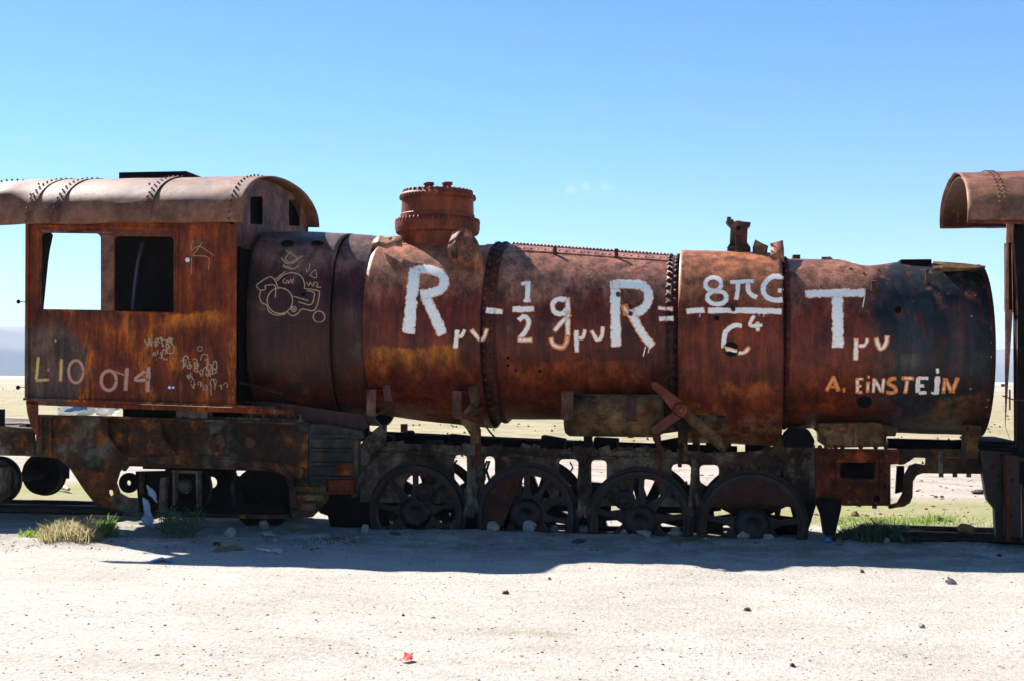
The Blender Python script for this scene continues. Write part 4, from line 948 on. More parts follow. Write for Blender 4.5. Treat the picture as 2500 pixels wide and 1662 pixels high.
# dangling bits and vertical links
mb = MB(); mb.bx(1160, 1046, 1172, 1136, .6, .66); mb.build('hanger_bar', 'frame_red', LOC, .004)
mb = MB(); mb.tube([P(1183, 1026, .8), P(1188, 1042, .8), P(1197, 1055, .8), P(1207, 1065, .8)], .012, 8).build('bent_pipe', 'frame', LOC)
mb = MB().plate([(1136, 1020), (1165, 1012), (1170, 960), (1162, 940), (1150, 945), (1148, 985), (1126, 1010), (1124, 1030), (1138, 1046), (1148, 1062), (1148, 1082), (1168, 1082), (1170, 1035)], [], .42, .5); mb.build('boiler_support', 'mudded', LOC, .008)
for x0, y0, x1, y1 in ((895, 950, 917, 1012), (1104, 954, 1126, 1018), (1370, 955, 1399, 1024), (1529, 966, 1553, 1028)):
    mb = MB(); mb.bx(x0, y0, x1, y1, .02, .045); mb.bx(x0, y1-4, x1+2, y1, .045, .5); mb.bx(x0, y0, x1+2, y0+4, .045, .5)
    if x0 < 1200:
        a_ = P(x1+14, y0-14, .4); 
        mb.poly3([P(x0+2, y1+2, .03), P(x1, y1+4, .03), P(x1+52, y1-20, .42), P(x1+50, y1-26, .42), P(x1, y1-4, .03)], (0, .02, .0)); mb.poly3([P(x1+16, y0-10, .36), P(x1+34, y0-12, .36), P(x1+42, y0+30, .36), P(x1+22, y0+28, .36)], (0, .02, 0))
    mb.build_each('running_board_bracket', 'bracket', LOC, .003)
# air reservoir
mb = MB(); y0 = .42; a_ = P(1385, 1012, y0); b_ = P(1612, 1016, y0); rr = mpx(52, y0)
mb.lathe((a_.x, y0, a_.z), [(rr*.2, -.04), (rr*.85, -.02), (rr, .03), (rr, b_.x-a_.x-.02), (rr*.8, b_.x-a_.x+.03), (0, b_.x-a_.x+.04)], 'X', 40)
mb.lathe((P(1540, 1064, y0).x, y0, P(1540, 1064, y0).z), [(.035, -.02), (.035, .02)], 'Z', 10)
tank = mb.build('air_reservoir', 'mudded', LOC, label='mud coloured horizontal air tank')
mb = MB(); mb.plate([(1600, 990), (1666, 984), (1770, 985), (1772, 1040), (1700, 1046), (1604, 1060)], [], .55, 1.6); mb.build('motion_bracket', 'mudded', LOC, .01)
MB().bx(1425, 1030, 1445, 1090, .9, 1.0).build('boiler_support', 'black', LOC)
# reversing lever and shaft
mb = MB(); pv = P(1662, 1000, .05)
mb.slab([[Vector((P(x, y, .1).x, P(x, y, .1).z)) for x, y in ((1588, 935), (1598, 930), (1612, 938), (1676, 985), (1686, 1000), (1676, 1015), (1655, 1016), (1643, 1005), (1610, 962), (1592, 948))]], .08, .13)
mb.slab([[Vector((P(x, y, .1).x, P(x, y, .1).z)) for x, y in ((1650, 1000), (1674, 1012), (1640, 1036), (1606, 1058), (1592, 1056), (1590, 1044), (1620, 1020))]], .06, .11)
mb.lathe(P(1662, 1000, .05), [(mpx(19), .1), (mpx(19), 0), (mpx(14), -.03), (mpx(7), -.03), (mpx(6), -.05), (0, -.05)], 'Y', 28)
rev = mb.build('reversing_lever', 'jacket', LOC, .006)
mb = MB(); mb.tube([P(1676, 1010, .1), P(1715, 1045, .12), P(1762, 1084, .14), P(1774, 1090, .14)], [mpx(13), mpx(14), mpx(15), mpx(13)], 14)
mb.lathe(P(1765, 1086, .08), [(mpx(15), .1), (mpx(15), 0), (0, -.01)], 'Y', 20); mb.build('lifting_arm', 'mudded', rev)
mb = MB(); mb.plate([(1590, 1050), (1606, 1044), (1613, 1066), (1614, 1085), (1616, 1160), (1617, 1178), (1604, 1180), (1596, 1172), (1598, 1160), (1608, 1155), (1606, 1095), (1594, 1072)], [], .12, .17); mb.build('eccentric_rod', 'frame_red', rev, .004)
mb = MB(); mb.bx(1655, 1030, 1664, 1140, .5, .62); mb.bx(1666, 1030, 1678, 1126, .48, .6); mb.bx(1652, 1028, 1682, 1036, .46, .64); mb.build_each('motion_post', 'mudded', LOC, .004)

# cylinder block and front end -------------------------------------------------------------
r9 = lambda x, y: (1860+x/3.564, 980+y/3.564)
mb = MB().plate(Q(r9, [(465, 400), (700, 410), (1190, 415), (1195, 540), (1120, 545), (1115, 900), (1180, 905), (700, 905), (690, 850), (500, 820), (470, 860)]), [Q(r9, [(685, 540), (700, 528), (960, 530), (980, 545), (978, 655), (960, 672), (700, 660), (682, 645)])], .45, .55)
cyl = mb.build('cylinder_block', 'frame_red', LOC, .008, label='red brown cylinder block with a rectangular opening')
mb = MB(); strip(mb, Q(r9, [(475, 800), (1110, 806)]), 5, .41, .45); strip(mb, Q(r9, [(1040, 420), (1040, 880)]), 6, .42, .45); strip(mb, Q(r9, [(700, 425), (1190, 432)]), 8, .41, .45); mb.build_each('cylinder_rib', 'frame_red', cyl)
mb = MB()
for x, y in ((500, 520), (540, 560), (620, 740), (760, 740), (880, 750), (960, 760), (1080, 560), (1080, 640), (1080, 740), (1085, 470), (830, 860), (760, 870), (900, 865), (990, 880)): mb.stud(P(*r9(x, y), .45), (0, -1, 0), .022)
mb.build_each('bolt', 'frame', cyl)
for x, y, rx in ((560, 650, .05), (860, 620, .0), (1000, 845, .04)):
    if rx: c = P(*r9(x, y), .445); MB().lathe(c, [(rx, 0), (rx*.9, -.004), (0, -.004)], 'Y', 12).build('rust_hole', 'hole', cyl)
MB().plate(Q(r9, [(640, 500), (1120, 500), (1120, 900), (640, 880)]), [], 1.0, 1.1).build('cylinder_back', 'black', cyl)
mb = MB(); strip(mb, Q(r9, [(662, 515), (662, 680), (1000, 690), (1005, 515), (662, 512)]), 8, .42, .45); mb.bx(*r9(470, 470), *r9(600, 780), .41, .45)
for x in (505, 560, 640, 700, 860, 990, 1080): mb.stud(P(*r9(x, 395), .44), (0, -1, 0), .03)
mb.build('cylinder_flange', 'frame_red', cyl, .004)
mb = MB().plate(Q(r9, [(500, 190), (1000, 180), (1180, 225), (1165, 300), (1085, 300), (1090, 390), (560, 400), (560, 310), (495, 260)]), [], .5, 2.3); mb.build('smokebox_saddle', 'mudded', LOC, .012)
mb = MB()
for x in (580, 690, 720): mb.stud(P(*r9(x, 232), .5), (0, -1, 0), .03)
strip(mb, Q(r9, [(820, 230), (815, 390)]), 8, .46, .5); mb.build_each('saddle_rib', 'smokebox', LOC)
# front frame bar, swan neck
MB().plate(Q(r9, [(1180, 410), (1300, 408), (1780, 412), (1920, 430), (1925, 628), (1400, 622), (1350, 640), (1318, 690), (1312, 830), (1290, 880), (1240, 912), (1110, 930), (1110, 900), (1180, 880), (1225, 800), (1240, 640), (1285, 560), (1340, 535), (1425, 550), (1430, 488), (1330, 485), (1280, 520), (1240, 545), (1190, 548)]), [], .55, .63).build('front_frame', 'rear_frame', LOC, .008)
mb = MB()
for x in (1560, 1680, 1800, 980, 1120): mb.tube([P(*r9(x, 600 if x > 1200 else 890), .6), P(*r9(x, 655 if x > 1200 else 928), .6)], .028, 8)
mb.bx(*r9(1535, 430), *r9(1575, 620), .52, .55); mb.bx(*r9(1600, 480), *r9(1920, 490), .52, .55); mb.bx(*r9(1600, 595), *r9(1920, 602), .52, .55); mb.build_each('frame_bolt', 'frame', LOC)
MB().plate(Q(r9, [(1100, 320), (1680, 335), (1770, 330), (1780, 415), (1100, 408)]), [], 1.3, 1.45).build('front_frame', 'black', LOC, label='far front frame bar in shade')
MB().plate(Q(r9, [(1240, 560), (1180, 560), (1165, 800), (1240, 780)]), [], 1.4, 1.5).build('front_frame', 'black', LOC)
MB().plate(Q(r9, [(500, 830), (690, 850), (695, 910), (640, 1160), (545, 1165), (520, 1000), (480, 900)]), [], .6, 1.0).build('guard_iron', 'black', LOC, .006)
MB().plate(Q(r9, [(1790, 200), (1915, 210), (1910, 300), (1885, 340), (1880, 430), (1900, 480), (1790, 480), (1780, 430)]), [], .5, .9).build('smokebox_foot', 'mudded', LOC, .01)
# buffer beam assembly at the right
mb = MB().plate(Q(r9, [(1900, 420), (2255, 440), (2255, 1180), (2040, 1180), (2025, 930), (1965, 860), (1945, 780), (1922, 640)]), [], .35, .5)
mb.plate(Q(r9, [(2100, 460), (2240, 470), (2240, 1180), (2110, 1180)]), [], .2, .35)
for x, y in ((2060, 650), (2060, 720), (2000, 560), (2150, 560), (2150, 700), (2180, 880)): mb.stud(P(*r9(x, y), .35), (0, -1, 0), .03)
mb.build('buffer_beam', 'wheel', LOC, .006)
mb = MB().bx(*r9(1920, 345), *r9(2250, 375), .6, 2.2).bx(*r9(1920, 408), *r9(2250, 430), .3, 2.0); mb.build_each('front_deck', 'black', LOC, .004)

# ---------------------------------------------------------------- painting
cabBV = bvh_of([cab]); BV = bvh_of([firebox, band, jacket, barrel, jacket2, smokebox, inner, s1, s2, s3])
def strokes(name, fn, data, mat, parent, bv=None, tint=0.0, jit=.12, off=.006, step=4.0):
    """data: list of (points, width[, tint]) in zoomed photo coordinates, laid on the metal"""
    mb = MB(); wear = []; sc = abs(fn(1, 0)[0]-fn(0, 0)[0])
    for it in data:
        pts, w = it[0], it[1]*sc; tn = it[2] if len(it) > 2 else tint
        q = [Vector(fn(*p)) for p in pts]
        if len(q) == 1: q = [q[0]-Vector((w*.35, 0)), q[0]+Vector((w*.35, 0))]
        if len(q) > 2:      # smooth
            s_ = []
            for i in range(len(q)-1):
                a, b, c, d = q[max(i-1, 0)], q[i], q[i+1], q[min(i+2, len(q)-1)]
                for k in range(6):
                    t = k/6; s_.append(.5*((2*b)+(c-a)*t+(2*a-5*b+4*c-d)*t*t+(3*b-a-3*c+d)*t**3))
            q = s_+[q[-1]]
        r = [q[0]]
        for a, b in zip(q, q[1:]):
            n = max(1, int((b-a).length/step)); r += [a+(b-a)*(k+1)/n for k in range(n)]
        cols = 7; rows = []; sd0 = random.uniform(0, 50)
        for i, p in enumerate(r):
            d = (r[min(i+1, len(r)-1)]-r[max(i-1, 0)]); d = d.normalized() if d.length > 0 else Vector((1, 0))
            nn = Vector((-d.y, d.x)); ww = w*(1.06+jit*noise.noise(Vector((p.x*.09, p.y*.09, sd0))))
            row = []
            for k in range(cols):
                u = (k/(cols-1)-.5)*2; pp = p+nn*u*ww*.58
                h = hit(pp.x, pp.y, bv, off); row.append((h[0] if h else None, abs(u)))
            e = 0 if 1 < i < len(r)-2 else (.55 if i in (1, len(r)-2) else 1)
            rows.append([(a, max(u, e*.85)) for a, u in row])
        for i in range(len(rows)-1):
            for k in range(cols-1):
                quad = [rows[i][k], rows[i][k+1], rows[i+1][k+1], rows[i+1][k]]
                if any(v[0] is None for v in quad): continue
                if max((quad[0][0]-quad[2][0]).length, (quad[1][0]-quad[3][0]).length) > .16: continue
                mb.add([v[0] for v in quad], [(0, 1, 2, 3)], True); wear += [(v[1], tn) for v in quad]
    if mb.v: return mb.build(name, mat, parent, wear=wear)
def circ(cx, cy, rx, ry, a0=0, a1=360, n=12): return [(cx+rx*math.cos(R(a0+(a1-a0)*k/n)), cy+ry*math.sin(R(a0+(a1-a0)*k/n))) for k in range(n+1)]
Lt = 'painted_letter'
strokes(Lt, r2, [([(1748, 945), (1722, 1150), (1685, 1530)], 98, .0), ([(1735, 965), (1850, 955), (1960, 985), (2010, 1060), (1980, 1130), (1900, 1165), (1790, 1180)], 80, .05), ([(1835, 1190), (1905, 1340), (1995, 1540)], 92, .05)], 'white', jacket)
strokes(Lt, r3, [([(62, 1125), (42, 1290)], 42, .1), ([(62, 1182), (100, 1180), (128, 1122)], 30, .15)], 'white', jacket)
strokes(Lt, r3, [([(185, 1122), (260, 1205), (305, 1190), (325, 1112)], 40, .45)], 'white', jacket)
B_ = barrel
strokes('painted_minus', r3, [([(318, 950), (472, 966)], 48, .05)], 'white', B_)
strokes('painted_digit', r3, [([(635, 722), (695, 700)], 32), ([(700, 690), (690, 870)], 44), ([(655, 868), (725, 868)], 28)], 'white', B_, tint=.05)
strokes('painted_bar', r3, [([(555, 945), (755, 940)], 52, .15)], 'white', B_)
strokes('painted_digit', r3, [([(612, 1045), (660, 1008), (703, 1050), (680, 1130), (622, 1205)], 44, .2), ([(600, 1215), (740, 1215)], 44, .45)], 'white', B_)
strokes(Lt, r3, [([(1048, 862), (965, 855), (918, 900), (935, 965), (1000, 985), (1050, 940)], 46, .15), ([(1052, 835), (1055, 1050), (1054, 1180)], 48, .3), ([(1054, 1175), (1040, 1240), (1000, 1280), (925, 1255), (905, 1190)], 46, .75), ([(1078, 985), (1000, 1060), (932, 1140)], 42, .35)], 'white', B_)
strokes(Lt, r3, [([(1132, 1128), (1136, 1325)], 42, .15), ([(1140, 1192), (1188, 1195), (1210, 1122)], 34, .25)], 'white', B_)
strokes(Lt, r3, [([(1265, 1128), (1320, 1212), (1362, 1180), (1370, 1095)], 36, .3)], 'white', B_)
strokes(Lt, r3, [([(1480, 685), (1484, 980), (1490, 1278)], 86, .05), ([(1450, 722), (1640, 718), (1740, 740), (1785, 820), (1760, 910), (1690, 965), (1650, 975)], 78, .05), ([(1600, 950), (1640, 1010), (1740, 1180), (1825, 1272)], 76, .2), ([(1560, 900), (1590, 1000)], 60, .7), ([(1755, 1270), (1732, 1362)], 9), ([(1790, 1280), (1778, 1330)], 8)], 'white', B_)
strokes('painted_equals', r3, [([(1865, 930), (1935, 938), (2005, 942)], 38, .4)], 'white', B_)
strokes('painted_equals', r3, [([(1875, 1030), (1945, 1028), (2010, 1025)], 44, .2)], 'white', B_)
J2 = jacket2
strokes('painted_minus', r4, [([(275, 962), (445, 950)], 48, .1), ([(405, 980), (398, 1015)], 6)], 'white', J2)
strokes('painted_digit', r4, [(circ(523, 718, 72, 60), 38), (circ(555, 840, 88, 58), 40)], 'white', J2, tint=.05)
strokes(Lt, r4, [([(668, 702), (885, 692)], 36), ([(745, 705), (740, 780), (724, 862)], 40), ([(832, 700), (842, 790), (915, 842)], 42)], 'white', J2, tint=.08)
strokes(Lt, r4, [([(1155, 655), (1050, 655), (975, 730), (985, 815), (1060, 862), (1155, 855)], 44), ([(1098, 775), (1155, 778)], 38)], 'white', J2, tint=.05)
strokes('painted_bar', r4, [([(470, 952), (800, 955), (1156, 962)], 50), ([(940, 975), (932, 1004)], 6), ([(985, 975), (972, 1012)], 6)], 'white', J2, tint=.08)
strokes(Lt, r4, [([(780, 1092), (700, 1092), (628, 1160), (612, 1290)], 42, .05), ([(632, 1290), (690, 1310), (742, 1318)], 44, .45), ([(742, 1330), (800, 1325), (848, 1275)], 38, .4)], 'white', J2)
strokes('painted_digit', r4, [([(890, 998), (852, 1088), (965, 1085)], 32), ([(915, 1055), (922, 1142)], 40)], 'white', J2, tint=.15)
SM = smokebox
strokes(Lt, r4, [([(1345, 808), (1600, 800), (1892, 798)], 68, .1), ([(1636, 800), (1640, 1050), (1644, 1285)], 94, .0), ([(1882, 830), (1865, 930)], 9)], 'white', SM)
strokes(Lt, r4, [([(1808, 1200), (1802, 1400)], 44, .3), ([(1820, 1268), (1880, 1262), (1912, 1200)], 36, .35)], 'white', SM)
strokes(Lt, r4, [([(1982, 1195), (2022, 1290), (2070, 1255), (2086, 1175)], 44, .45)], 'white', SM)
for d, tn in (([([(647, 505), (580, 640)], 32), ([(640, 505), (692, 640)], 36), ([(610, 600), (672, 600)], 22)], .75), ([([(738, 630)], 36)], .8),
              ([([(858, 520), (860, 660)], 34), ([(850, 530), (915, 530)], 24), ([(858, 594), (900, 590)], 24), ([(858, 652), (908, 648)], 26)], .4),
              ([([(956, 552), (950, 655)], 30), ([(960, 512)], 26)], .55), ([([(1002, 655), (1012, 520)], 30), ([(1012, 530), (1080, 650)], 34), ([(1082, 655), (1098, 522)], 30)], .35),
              ([([(1210, 525), (1160, 530), (1140, 570), (1190, 600), (1205, 635), (1170, 655), (1118, 648)], 32)], .9),
              ([([(1255, 522), (1372, 525)], 32), ([(1312, 525), (1290, 662)], 34)], .55), ([([(1405, 518), (1402, 655)], 38), ([(1400, 522), (1498, 522)], 28), ([(1405, 590), (1462, 588)], 28), ([(1405, 655), (1484, 652)], 30)], .0),
              ([([(1582, 505), (1570, 668)], 44), ([(1580, 460)], 44), ([(1520, 655), (1570, 660)], 20)], .0), ([([(1632, 660), (1650, 520)], 34), ([(1650, 525), (1708, 650)], 38), ([(1712, 655), (1762, 515)], 36)], .8)):
    strokes(Lt, r8, [(p, w, tn) for p, w in d], 'white', SM)
# number on the cab
strokes('painted_number', r6, [([(347, 335), (328, 545)], 26, .1), ([(320, 545), (445, 538)], 26, .4), ([(435, 450)], 26, .5), ([(555, 350), (545, 555)], 30, .4)], 'yellowp', cab, cabBV, off=.004)
strokes('painted_number', r6, [(circ(685, 465, 66, 100), 26)], 'pinkp', cab, cabBV, tint=.3, off=.004)
strokes('painted_number', r6, [(circ(980, 545, 68, 88), 30), ([(1020, 460), (1130, 500)], 14), ([(1145, 430), (1130, 640)], 34)], 'pinkp', cab, cabBV, tint=.3, off=.004)
strokes('painted_number', r6, [([(1305, 460), (1215, 540), (1345, 535)], 26), ([(1340, 425), (1328, 650)], 34)], 'pinkp', cab, cabBV, off=.004)
# scratched tags
def scrib(cx, cy, w, h, n, seed, lw=7):
    rd = random.Random(seed); out = []
    for i in range(n):
        x = cx-w/2+w*(i+.5)/n; y = cy+rd.uniform(-.2, .2)*h; pts = [(x, y)]
        a = rd.uniform(0, 6.28)
        for k in range(rd.choice((3, 4, 5))):
            a += rd.uniform(.8, 2.6); L = h*rd.uniform(.25, .6); x += math.cos(a)*L*.5+w/n*.15; y = min(cy+h*.5, max(cy-h*.5, y+math.sin(a)*L)); pts.append((x, y))
        out.append((pts, lw*rd.uniform(.55, 1.15), rd.uniform(0, .6)))
    return out
strokes('scratched_tag', r6, scrib(1430, 215, 240, 110, 8, 3, 9)+scrib(1430, 300, 150, 60, 6, 5, 8)+scrib(1450, 350, 110, 30, 5, 8, 7)+[([(1300, 180), (1330, 235), (1345, 170), (1370, 240)], 9), ([(1490, 180), (1560, 230), (1560, 295), (1520, 300)], 8)], 'scratch', cab, cabBV, tint=.1, off=.004, step=2.5)
strokes('scratched_tag', r6, scrib(1770, 380, 330, 130, 9, 13, 9)+scrib(1790, 480, 260, 100, 7, 15, 9)+scrib(1860, 580, 330, 100, 9, 18, 8)+[(circ(1800, 260, 22, 22), 6), ([(1900, 600), (1900, 685)], 8), ([(1930, 390), (1900, 420), (1950, 470), (1880, 495)], 8)], 'scratch', cab, cabBV, tint=.5, off=.004, step=2.5)
strokes('scratched_tag', r1, [([(1735, 830), (1820, 710)], 7), ([(1735, 690), (1720, 780), (1800, 745), (1930, 835)], 6), ([(1735, 830), (1875, 845), (1875, 960)], 6), ([(1725, 840), (1722, 1000)], 6)], 'scratch', cab, cabBV, tint=.9, off=.004, step=2.5)
strokes('scratched_tag', r2, [([(495, 1065), (570, 1000), (650, 985), (720, 1015), (750, 1080), (750, 1130)], 9), ([(315, 1095), (450, 1020), (520, 1130)], 9), ([(315, 1095), (350, 1140), (400, 1130), (400, 1100), (485, 1100), (488, 1210)], 9),
      (circ(530, 1235, 115, 115), 9), ([(360, 1140), (345, 1200), (370, 1255), (410, 1275), (430, 1330), (500, 1365), (585, 1350)], 9), ([(750, 1125), (870, 1145), (885, 1180), (860, 1290), (820, 1325), (730, 1310), (690, 1350), (640, 1370), (590, 1330)], 9),
      ([(770, 1145), (835, 1160), (835, 1210), (805, 1270), (695, 1245)], 9), ([(650, 1195), (785, 1235)], 8), (circ(655, 1310, 22, 24), 8), (circ(655, 1310, 9, 9), 7), (circ(882, 1378, 52, 50), 9), ([(480, 1050), (580, 970)], 9)], 'scratch', firebox, tint=.25, step=2.5)
strokes('scratched_tag', r2, [([(540, 850), (590, 900), (630, 890), (740, 830)], 9), ([(575, 780), (640, 820), (690, 860), (640, 900), (580, 860), (630, 790)], 8), ([(550, 925), (640, 950), (700, 920)], 8), ([(560, 905), (585, 940), (600, 925), (635, 955)], 8)]
      + [([(580, 1035), (555, 1060), (580, 1080), (600, 1050), (610, 1080), (630, 1040), (640, 1080), (655, 1030)], 7), ([(765, 1065), (790, 1100), (800, 1070), (830, 1105), (840, 1070), (870, 1080), (860, 1110), (900, 1115)], 7), ([(765, 940), (775, 980), (800, 920), (790, 900)], 6), ([(800, 1000), (850, 960), (855, 1030), (795, 1005)], 7)], 'scratch', firebox, tint=.1, step=2.5)
# small holes in the cab side: pale discs painted as bright sky behind
mb = MB()
for px, py, r_ in ((458, 635, 6.0), (414, 945, 4), (423, 945, 3.2), (136, 832, 2.2)):
    c = P(px, py, 0); mb.lathe(c, [(mpx(r_), .0), (mpx(r_), -.006), (0, -.007)], 'Y', 18)
M['skydot'] = plain('sky_white', (.82, .85, .88), .5, .4, .03)
mb.build_each('sky_hole', 'skydot', cab)

# ================================================================== LEFT TENDER
TL = root('tender', (P(-40, 1240, 1.4).x, YC, 0), 'low rusty tender chassis with round wheels behind the locomotive cab, at the left edge', 'rail wagon')
mb = MB().plate([(-900, 1020), (78, 1043), (88, 1115), (60, 1112), (-900, 1100)], [], .3, .36); mb.plate([(-900, 1000), (10, 1040), (84, 1046), (84, 1052), (-900, 1040)], [], .25, 2.5); mb.build('chassis', 'frame', TL, .005)
mb = MB(); mb.bx(-6, 998, 6, 1046, .3, .36)
for k in range(14): mb.bx(8+k*5.5, 1036+random.uniform(-3, 3), 10+k*5.5+random.uniform(0, 3), 1046, .4+random.random()*.5, 1.0)
mb.build_each('deck_scrap', 'black', TL)
for px in (-13, -330):
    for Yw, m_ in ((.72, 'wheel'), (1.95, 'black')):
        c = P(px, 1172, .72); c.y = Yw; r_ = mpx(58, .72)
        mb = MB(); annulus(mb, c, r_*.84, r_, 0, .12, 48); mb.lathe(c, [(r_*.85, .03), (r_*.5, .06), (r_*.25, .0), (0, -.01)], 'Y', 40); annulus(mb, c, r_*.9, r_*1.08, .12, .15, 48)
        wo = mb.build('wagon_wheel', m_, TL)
    MB().tube([Vector((c.x, .7, c.z)), Vector((c.x, 1.95, c.z))], .07, 12).build('axle', 'black', wo)
    c = P(px, 1172, .5); MB().box(c-Vector((.14, .05, .16)), c+Vector((.14, .18, .18))).build('axle_box', 'frame', TL, .01)
MB().plate([(136, 1090), (146, 1100), (158, 1130), (166, 1142), (165, 1168), (154, 1166), (150, 1150), (153, 1140)], [], .9, .95).build('drag_hook', 'black', TL)
mb = MB(); mb.plate([(84, 1095), (150, 1100), (150, 1118), (84, 1110)], [], .9, 1.9); mb.build('draw_bar', 'black', TL)

# ================================================================== SECOND LOCOMOTIVE (right)
T2 = root('steam_locomotive', (P(2500, 1300, YC).x+.5, YC, 0), 'second rusted locomotive cut by the right edge, pinkish arched cab roof above a black cab', 'locomotive')
zn2 = P(2362, 543, -.06).z; zf2 = P(2295, 560, 2.9).z; X2 = P(2362, 543, -.06).x; za2 = Zat(P(2335, 430, YC).x, YC, 427)
XLs = XL; XL = -999
mb = roof(X2, X2+3.2, skew=P(2295, 560, 2.9).x-X2, dent=.04, e=2.0, znear=zn2, zfar=zf2, top=za2, rh=1.48)
XL = XLs
for j, dx in enumerate((.36, .42)):
    for k in range(20):
        p = arc_pt(X2+dx, R(86-4.6*k), e=2.0, znear=zn2, zfar=zf2, top=za2, rh=1.49)+Vector((.1*(k/40), 0, 0)); q = Vector((0, p.y-YC, p.z-zn2+.2)).normalized(); mb.stud(p+q*.01, q, .014, .012)
XLq = XL; XL = -999
roof(X2+.03, X2+3.1, skew=P(2295, 560, 2.9).x-X2, dent=0, e=2.0, znear=zn2+.02, zfar=zf2+.02, top=za2-.06, rh=1.42, m=20).build('roof_shade_layer', 'seam', T2)  # dark inner layer added to paint the shade under the roof
XL = XLq
r2o = mb.build('cab_roof', 'roof', T2, label='pinkish arched roof with a row of rivets')
mb = MB(); strip(mb, [(2362, 542), (2700, 548)], 5, -.075, -.05); mb.build('roof_edge_bar', 'cab', r2o)
ar = MB(); ps = [arc_pt(X2+.22, R(80-160*k/30), ins=.05, e=2.0, znear=zn2, zfar=zf2, top=za2, rh=1.48)+Vector(((P(2295, 560, 2.9).x-X2)*k/30, 0, 0)) for k in range(31)]
ar.tube(ps, .018, 6).build('roof_hoop', 'bracket', r2o)
MB().plate([(2458, 546), (2475, 546), (2474, 592), (2472, 594), (2473, 757), (2484, 760), (2484, 1000), (2481, 1092), (2466, 1070), (2455, 1040), (2454, 700)], [[(2462, 592), (2470, 593), (2473, 757), (2463, 757)]], .02, .05).build('cab_side', 'pinkplate', T2, .003, label='narrow bleached strip of the cab side')
MB().plate([(2462, 590), (2474, 590), (2474, 545), (2900, 545), (2900, 1120), (2486, 1100), (2484, 760), (2462, 759)], [], .06, .3).build('cab_interior_dark', 'black', T2)  # black plate added to stand for the unlit inside of the cab
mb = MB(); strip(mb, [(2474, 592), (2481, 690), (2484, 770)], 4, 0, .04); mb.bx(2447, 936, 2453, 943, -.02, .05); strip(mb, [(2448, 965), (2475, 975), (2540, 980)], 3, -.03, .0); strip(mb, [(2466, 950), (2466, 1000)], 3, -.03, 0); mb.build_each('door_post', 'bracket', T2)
MB().box((X2+1.3, .3, 1.2), (X2+1.35, 2.8, 3.3)).build('cab_interior_dark', 'black', T2)
MB().plate([(2480, 975), (2900, 985), (2900, 1110), (2486, 1100)], [], .1, .2).build('cab_side', 'cweight', T2, .004, label='charred lower cab side')
MB().plate([(2476, 1095), (2900, 1105), (2900, 1190), (2476, 1180)], [], .3, 2.2).build('rear_frame', 'black', T2)
mb = MB(); mb.plate([(2492, 1110), (2900, 1120), (2900, 1330), (2497, 1325)], [], .5, 1.9); mb.build('coupler_housing', 'wheel', T2, .01)
mb = MB()
for k in range(7): mb.stud(P(2462+(k%2)*10, 1150+k*22, .2), (0, -1, 0), .026)
mb.build_each('bolt', 'bracket', T2)
mb = MB(); strip(mb, [(2458, 1110), (2462, 1320)], 8, .16, .2); mb.build('corner_angle', 'frame_red', T2)
mb = MB(); strip(mb, [(2476, 1120), (2900, 1128)], 10, .22, .3); mb.build('frame_rib', 'rear_frame', T2)

# ================================================================== RAILS
def rail(x0, x1, Y, zt, lbl):
    mb = MB(); pr_ = [(-.035, 0), (.035, 0), (.035, -.03), (.01, -.045), (.01, -.10), (.05, -.12), (-.05, -.12), (-.01, -.10), (-.01, -.045), (-.035, -.03)]
    vs = []; fs = []; xs = [x0+(x1-x0)*i/12 for i in range(13)]; n = len(pr_)
    for x in xs:
        for a, b in pr_: vs.append((x, Y+a, zt+b+.01*nz((x, Y, 0), .4)))
    for i in range(12):
        for k in range(n): fs.append((i*n+k, i*n+(k+1) % n, (i+1)*n+(k+1) % n, (i+1)*n+k))
    mb.add(vs, fs); mb.add(vs[:n], [tuple(range(n))]); mb.add(vs[-n:], [tuple(range(n))])
    return tag(mb.build('railway_rail', 'rail'), lbl, 'rail', 'rails of the railway line')
rail(P(2205, 1300, .8).x, P(3400, 1300, .8).x, .82, .14, 'near rusty rail on the right, with a brown brick on it'); rail(P(2100, 1290, 1.8).x, P(3300, 1290, 1.9).x, 1.86, .10, 'far rusty rail on the right, behind the green grass strip')
rail(P(-900, 1250, .8).x, P(345, 1250, .8).x, .82, .22, 'near rusty rail on the left, behind the yellow grass clump'); rail(P(-900, 1240, 1.9).x, P(420, 1240, 1.9).x, 1.86, .18, 'far rusty rail on the left, under the tender wheels')

# ================================================================== GROUND
def gz(x, y):
    z = .02*nz((x, y, 0), .8)+.012*nz((x, y, 0), 3.1)
    m_ = math.exp(-((y-.42)/.45)**2); z += m_*(.03+.05*nz((x, 3, 0), 1.4)+.03*nz((x, y, 0), 5))
    if y > 30: z -= 0
    return z
vs = []; fs = []
def axis(vals):
    out = []
    for (a, b, n) in vals: out += [a+(b-a)*i/n for i in range(n)]
    return out+[vals[-1][1]]
xs = axis([(-15000, -3000, 8), (-3000, -200, 12), (-200, -30, 16), (-30, -14, 24), (-14, 6, 260), (6, 20, 30), (20, 200, 16), (200, 3000, 12), (3000, 12000, 8)])
ys = axis([(-60, -16, 8), (-16, -10, 10), (-10, 4, 190), (4, 30, 60), (30, 300, 30), (300, 3000, 14), (3000, 14000, 8)])
nx = len(xs)
for y in ys:
    for x in xs:
        near = -20 < x < 12 and y < 40
        vs.append((x, y, gz(x, y) if near else 0))
fs = [(j*nx+i, j*nx+i+1, (j+1)*nx+i+1, (j+1)*nx+i) for j in range(len(ys)-1) for i in range(nx-1)]
mb = MB(); mb.add(vs, fs, True); gr = mb.build('ground', 'ground'); tag(gr, 'pale sandy desert ground', 'ground', kind='structure')
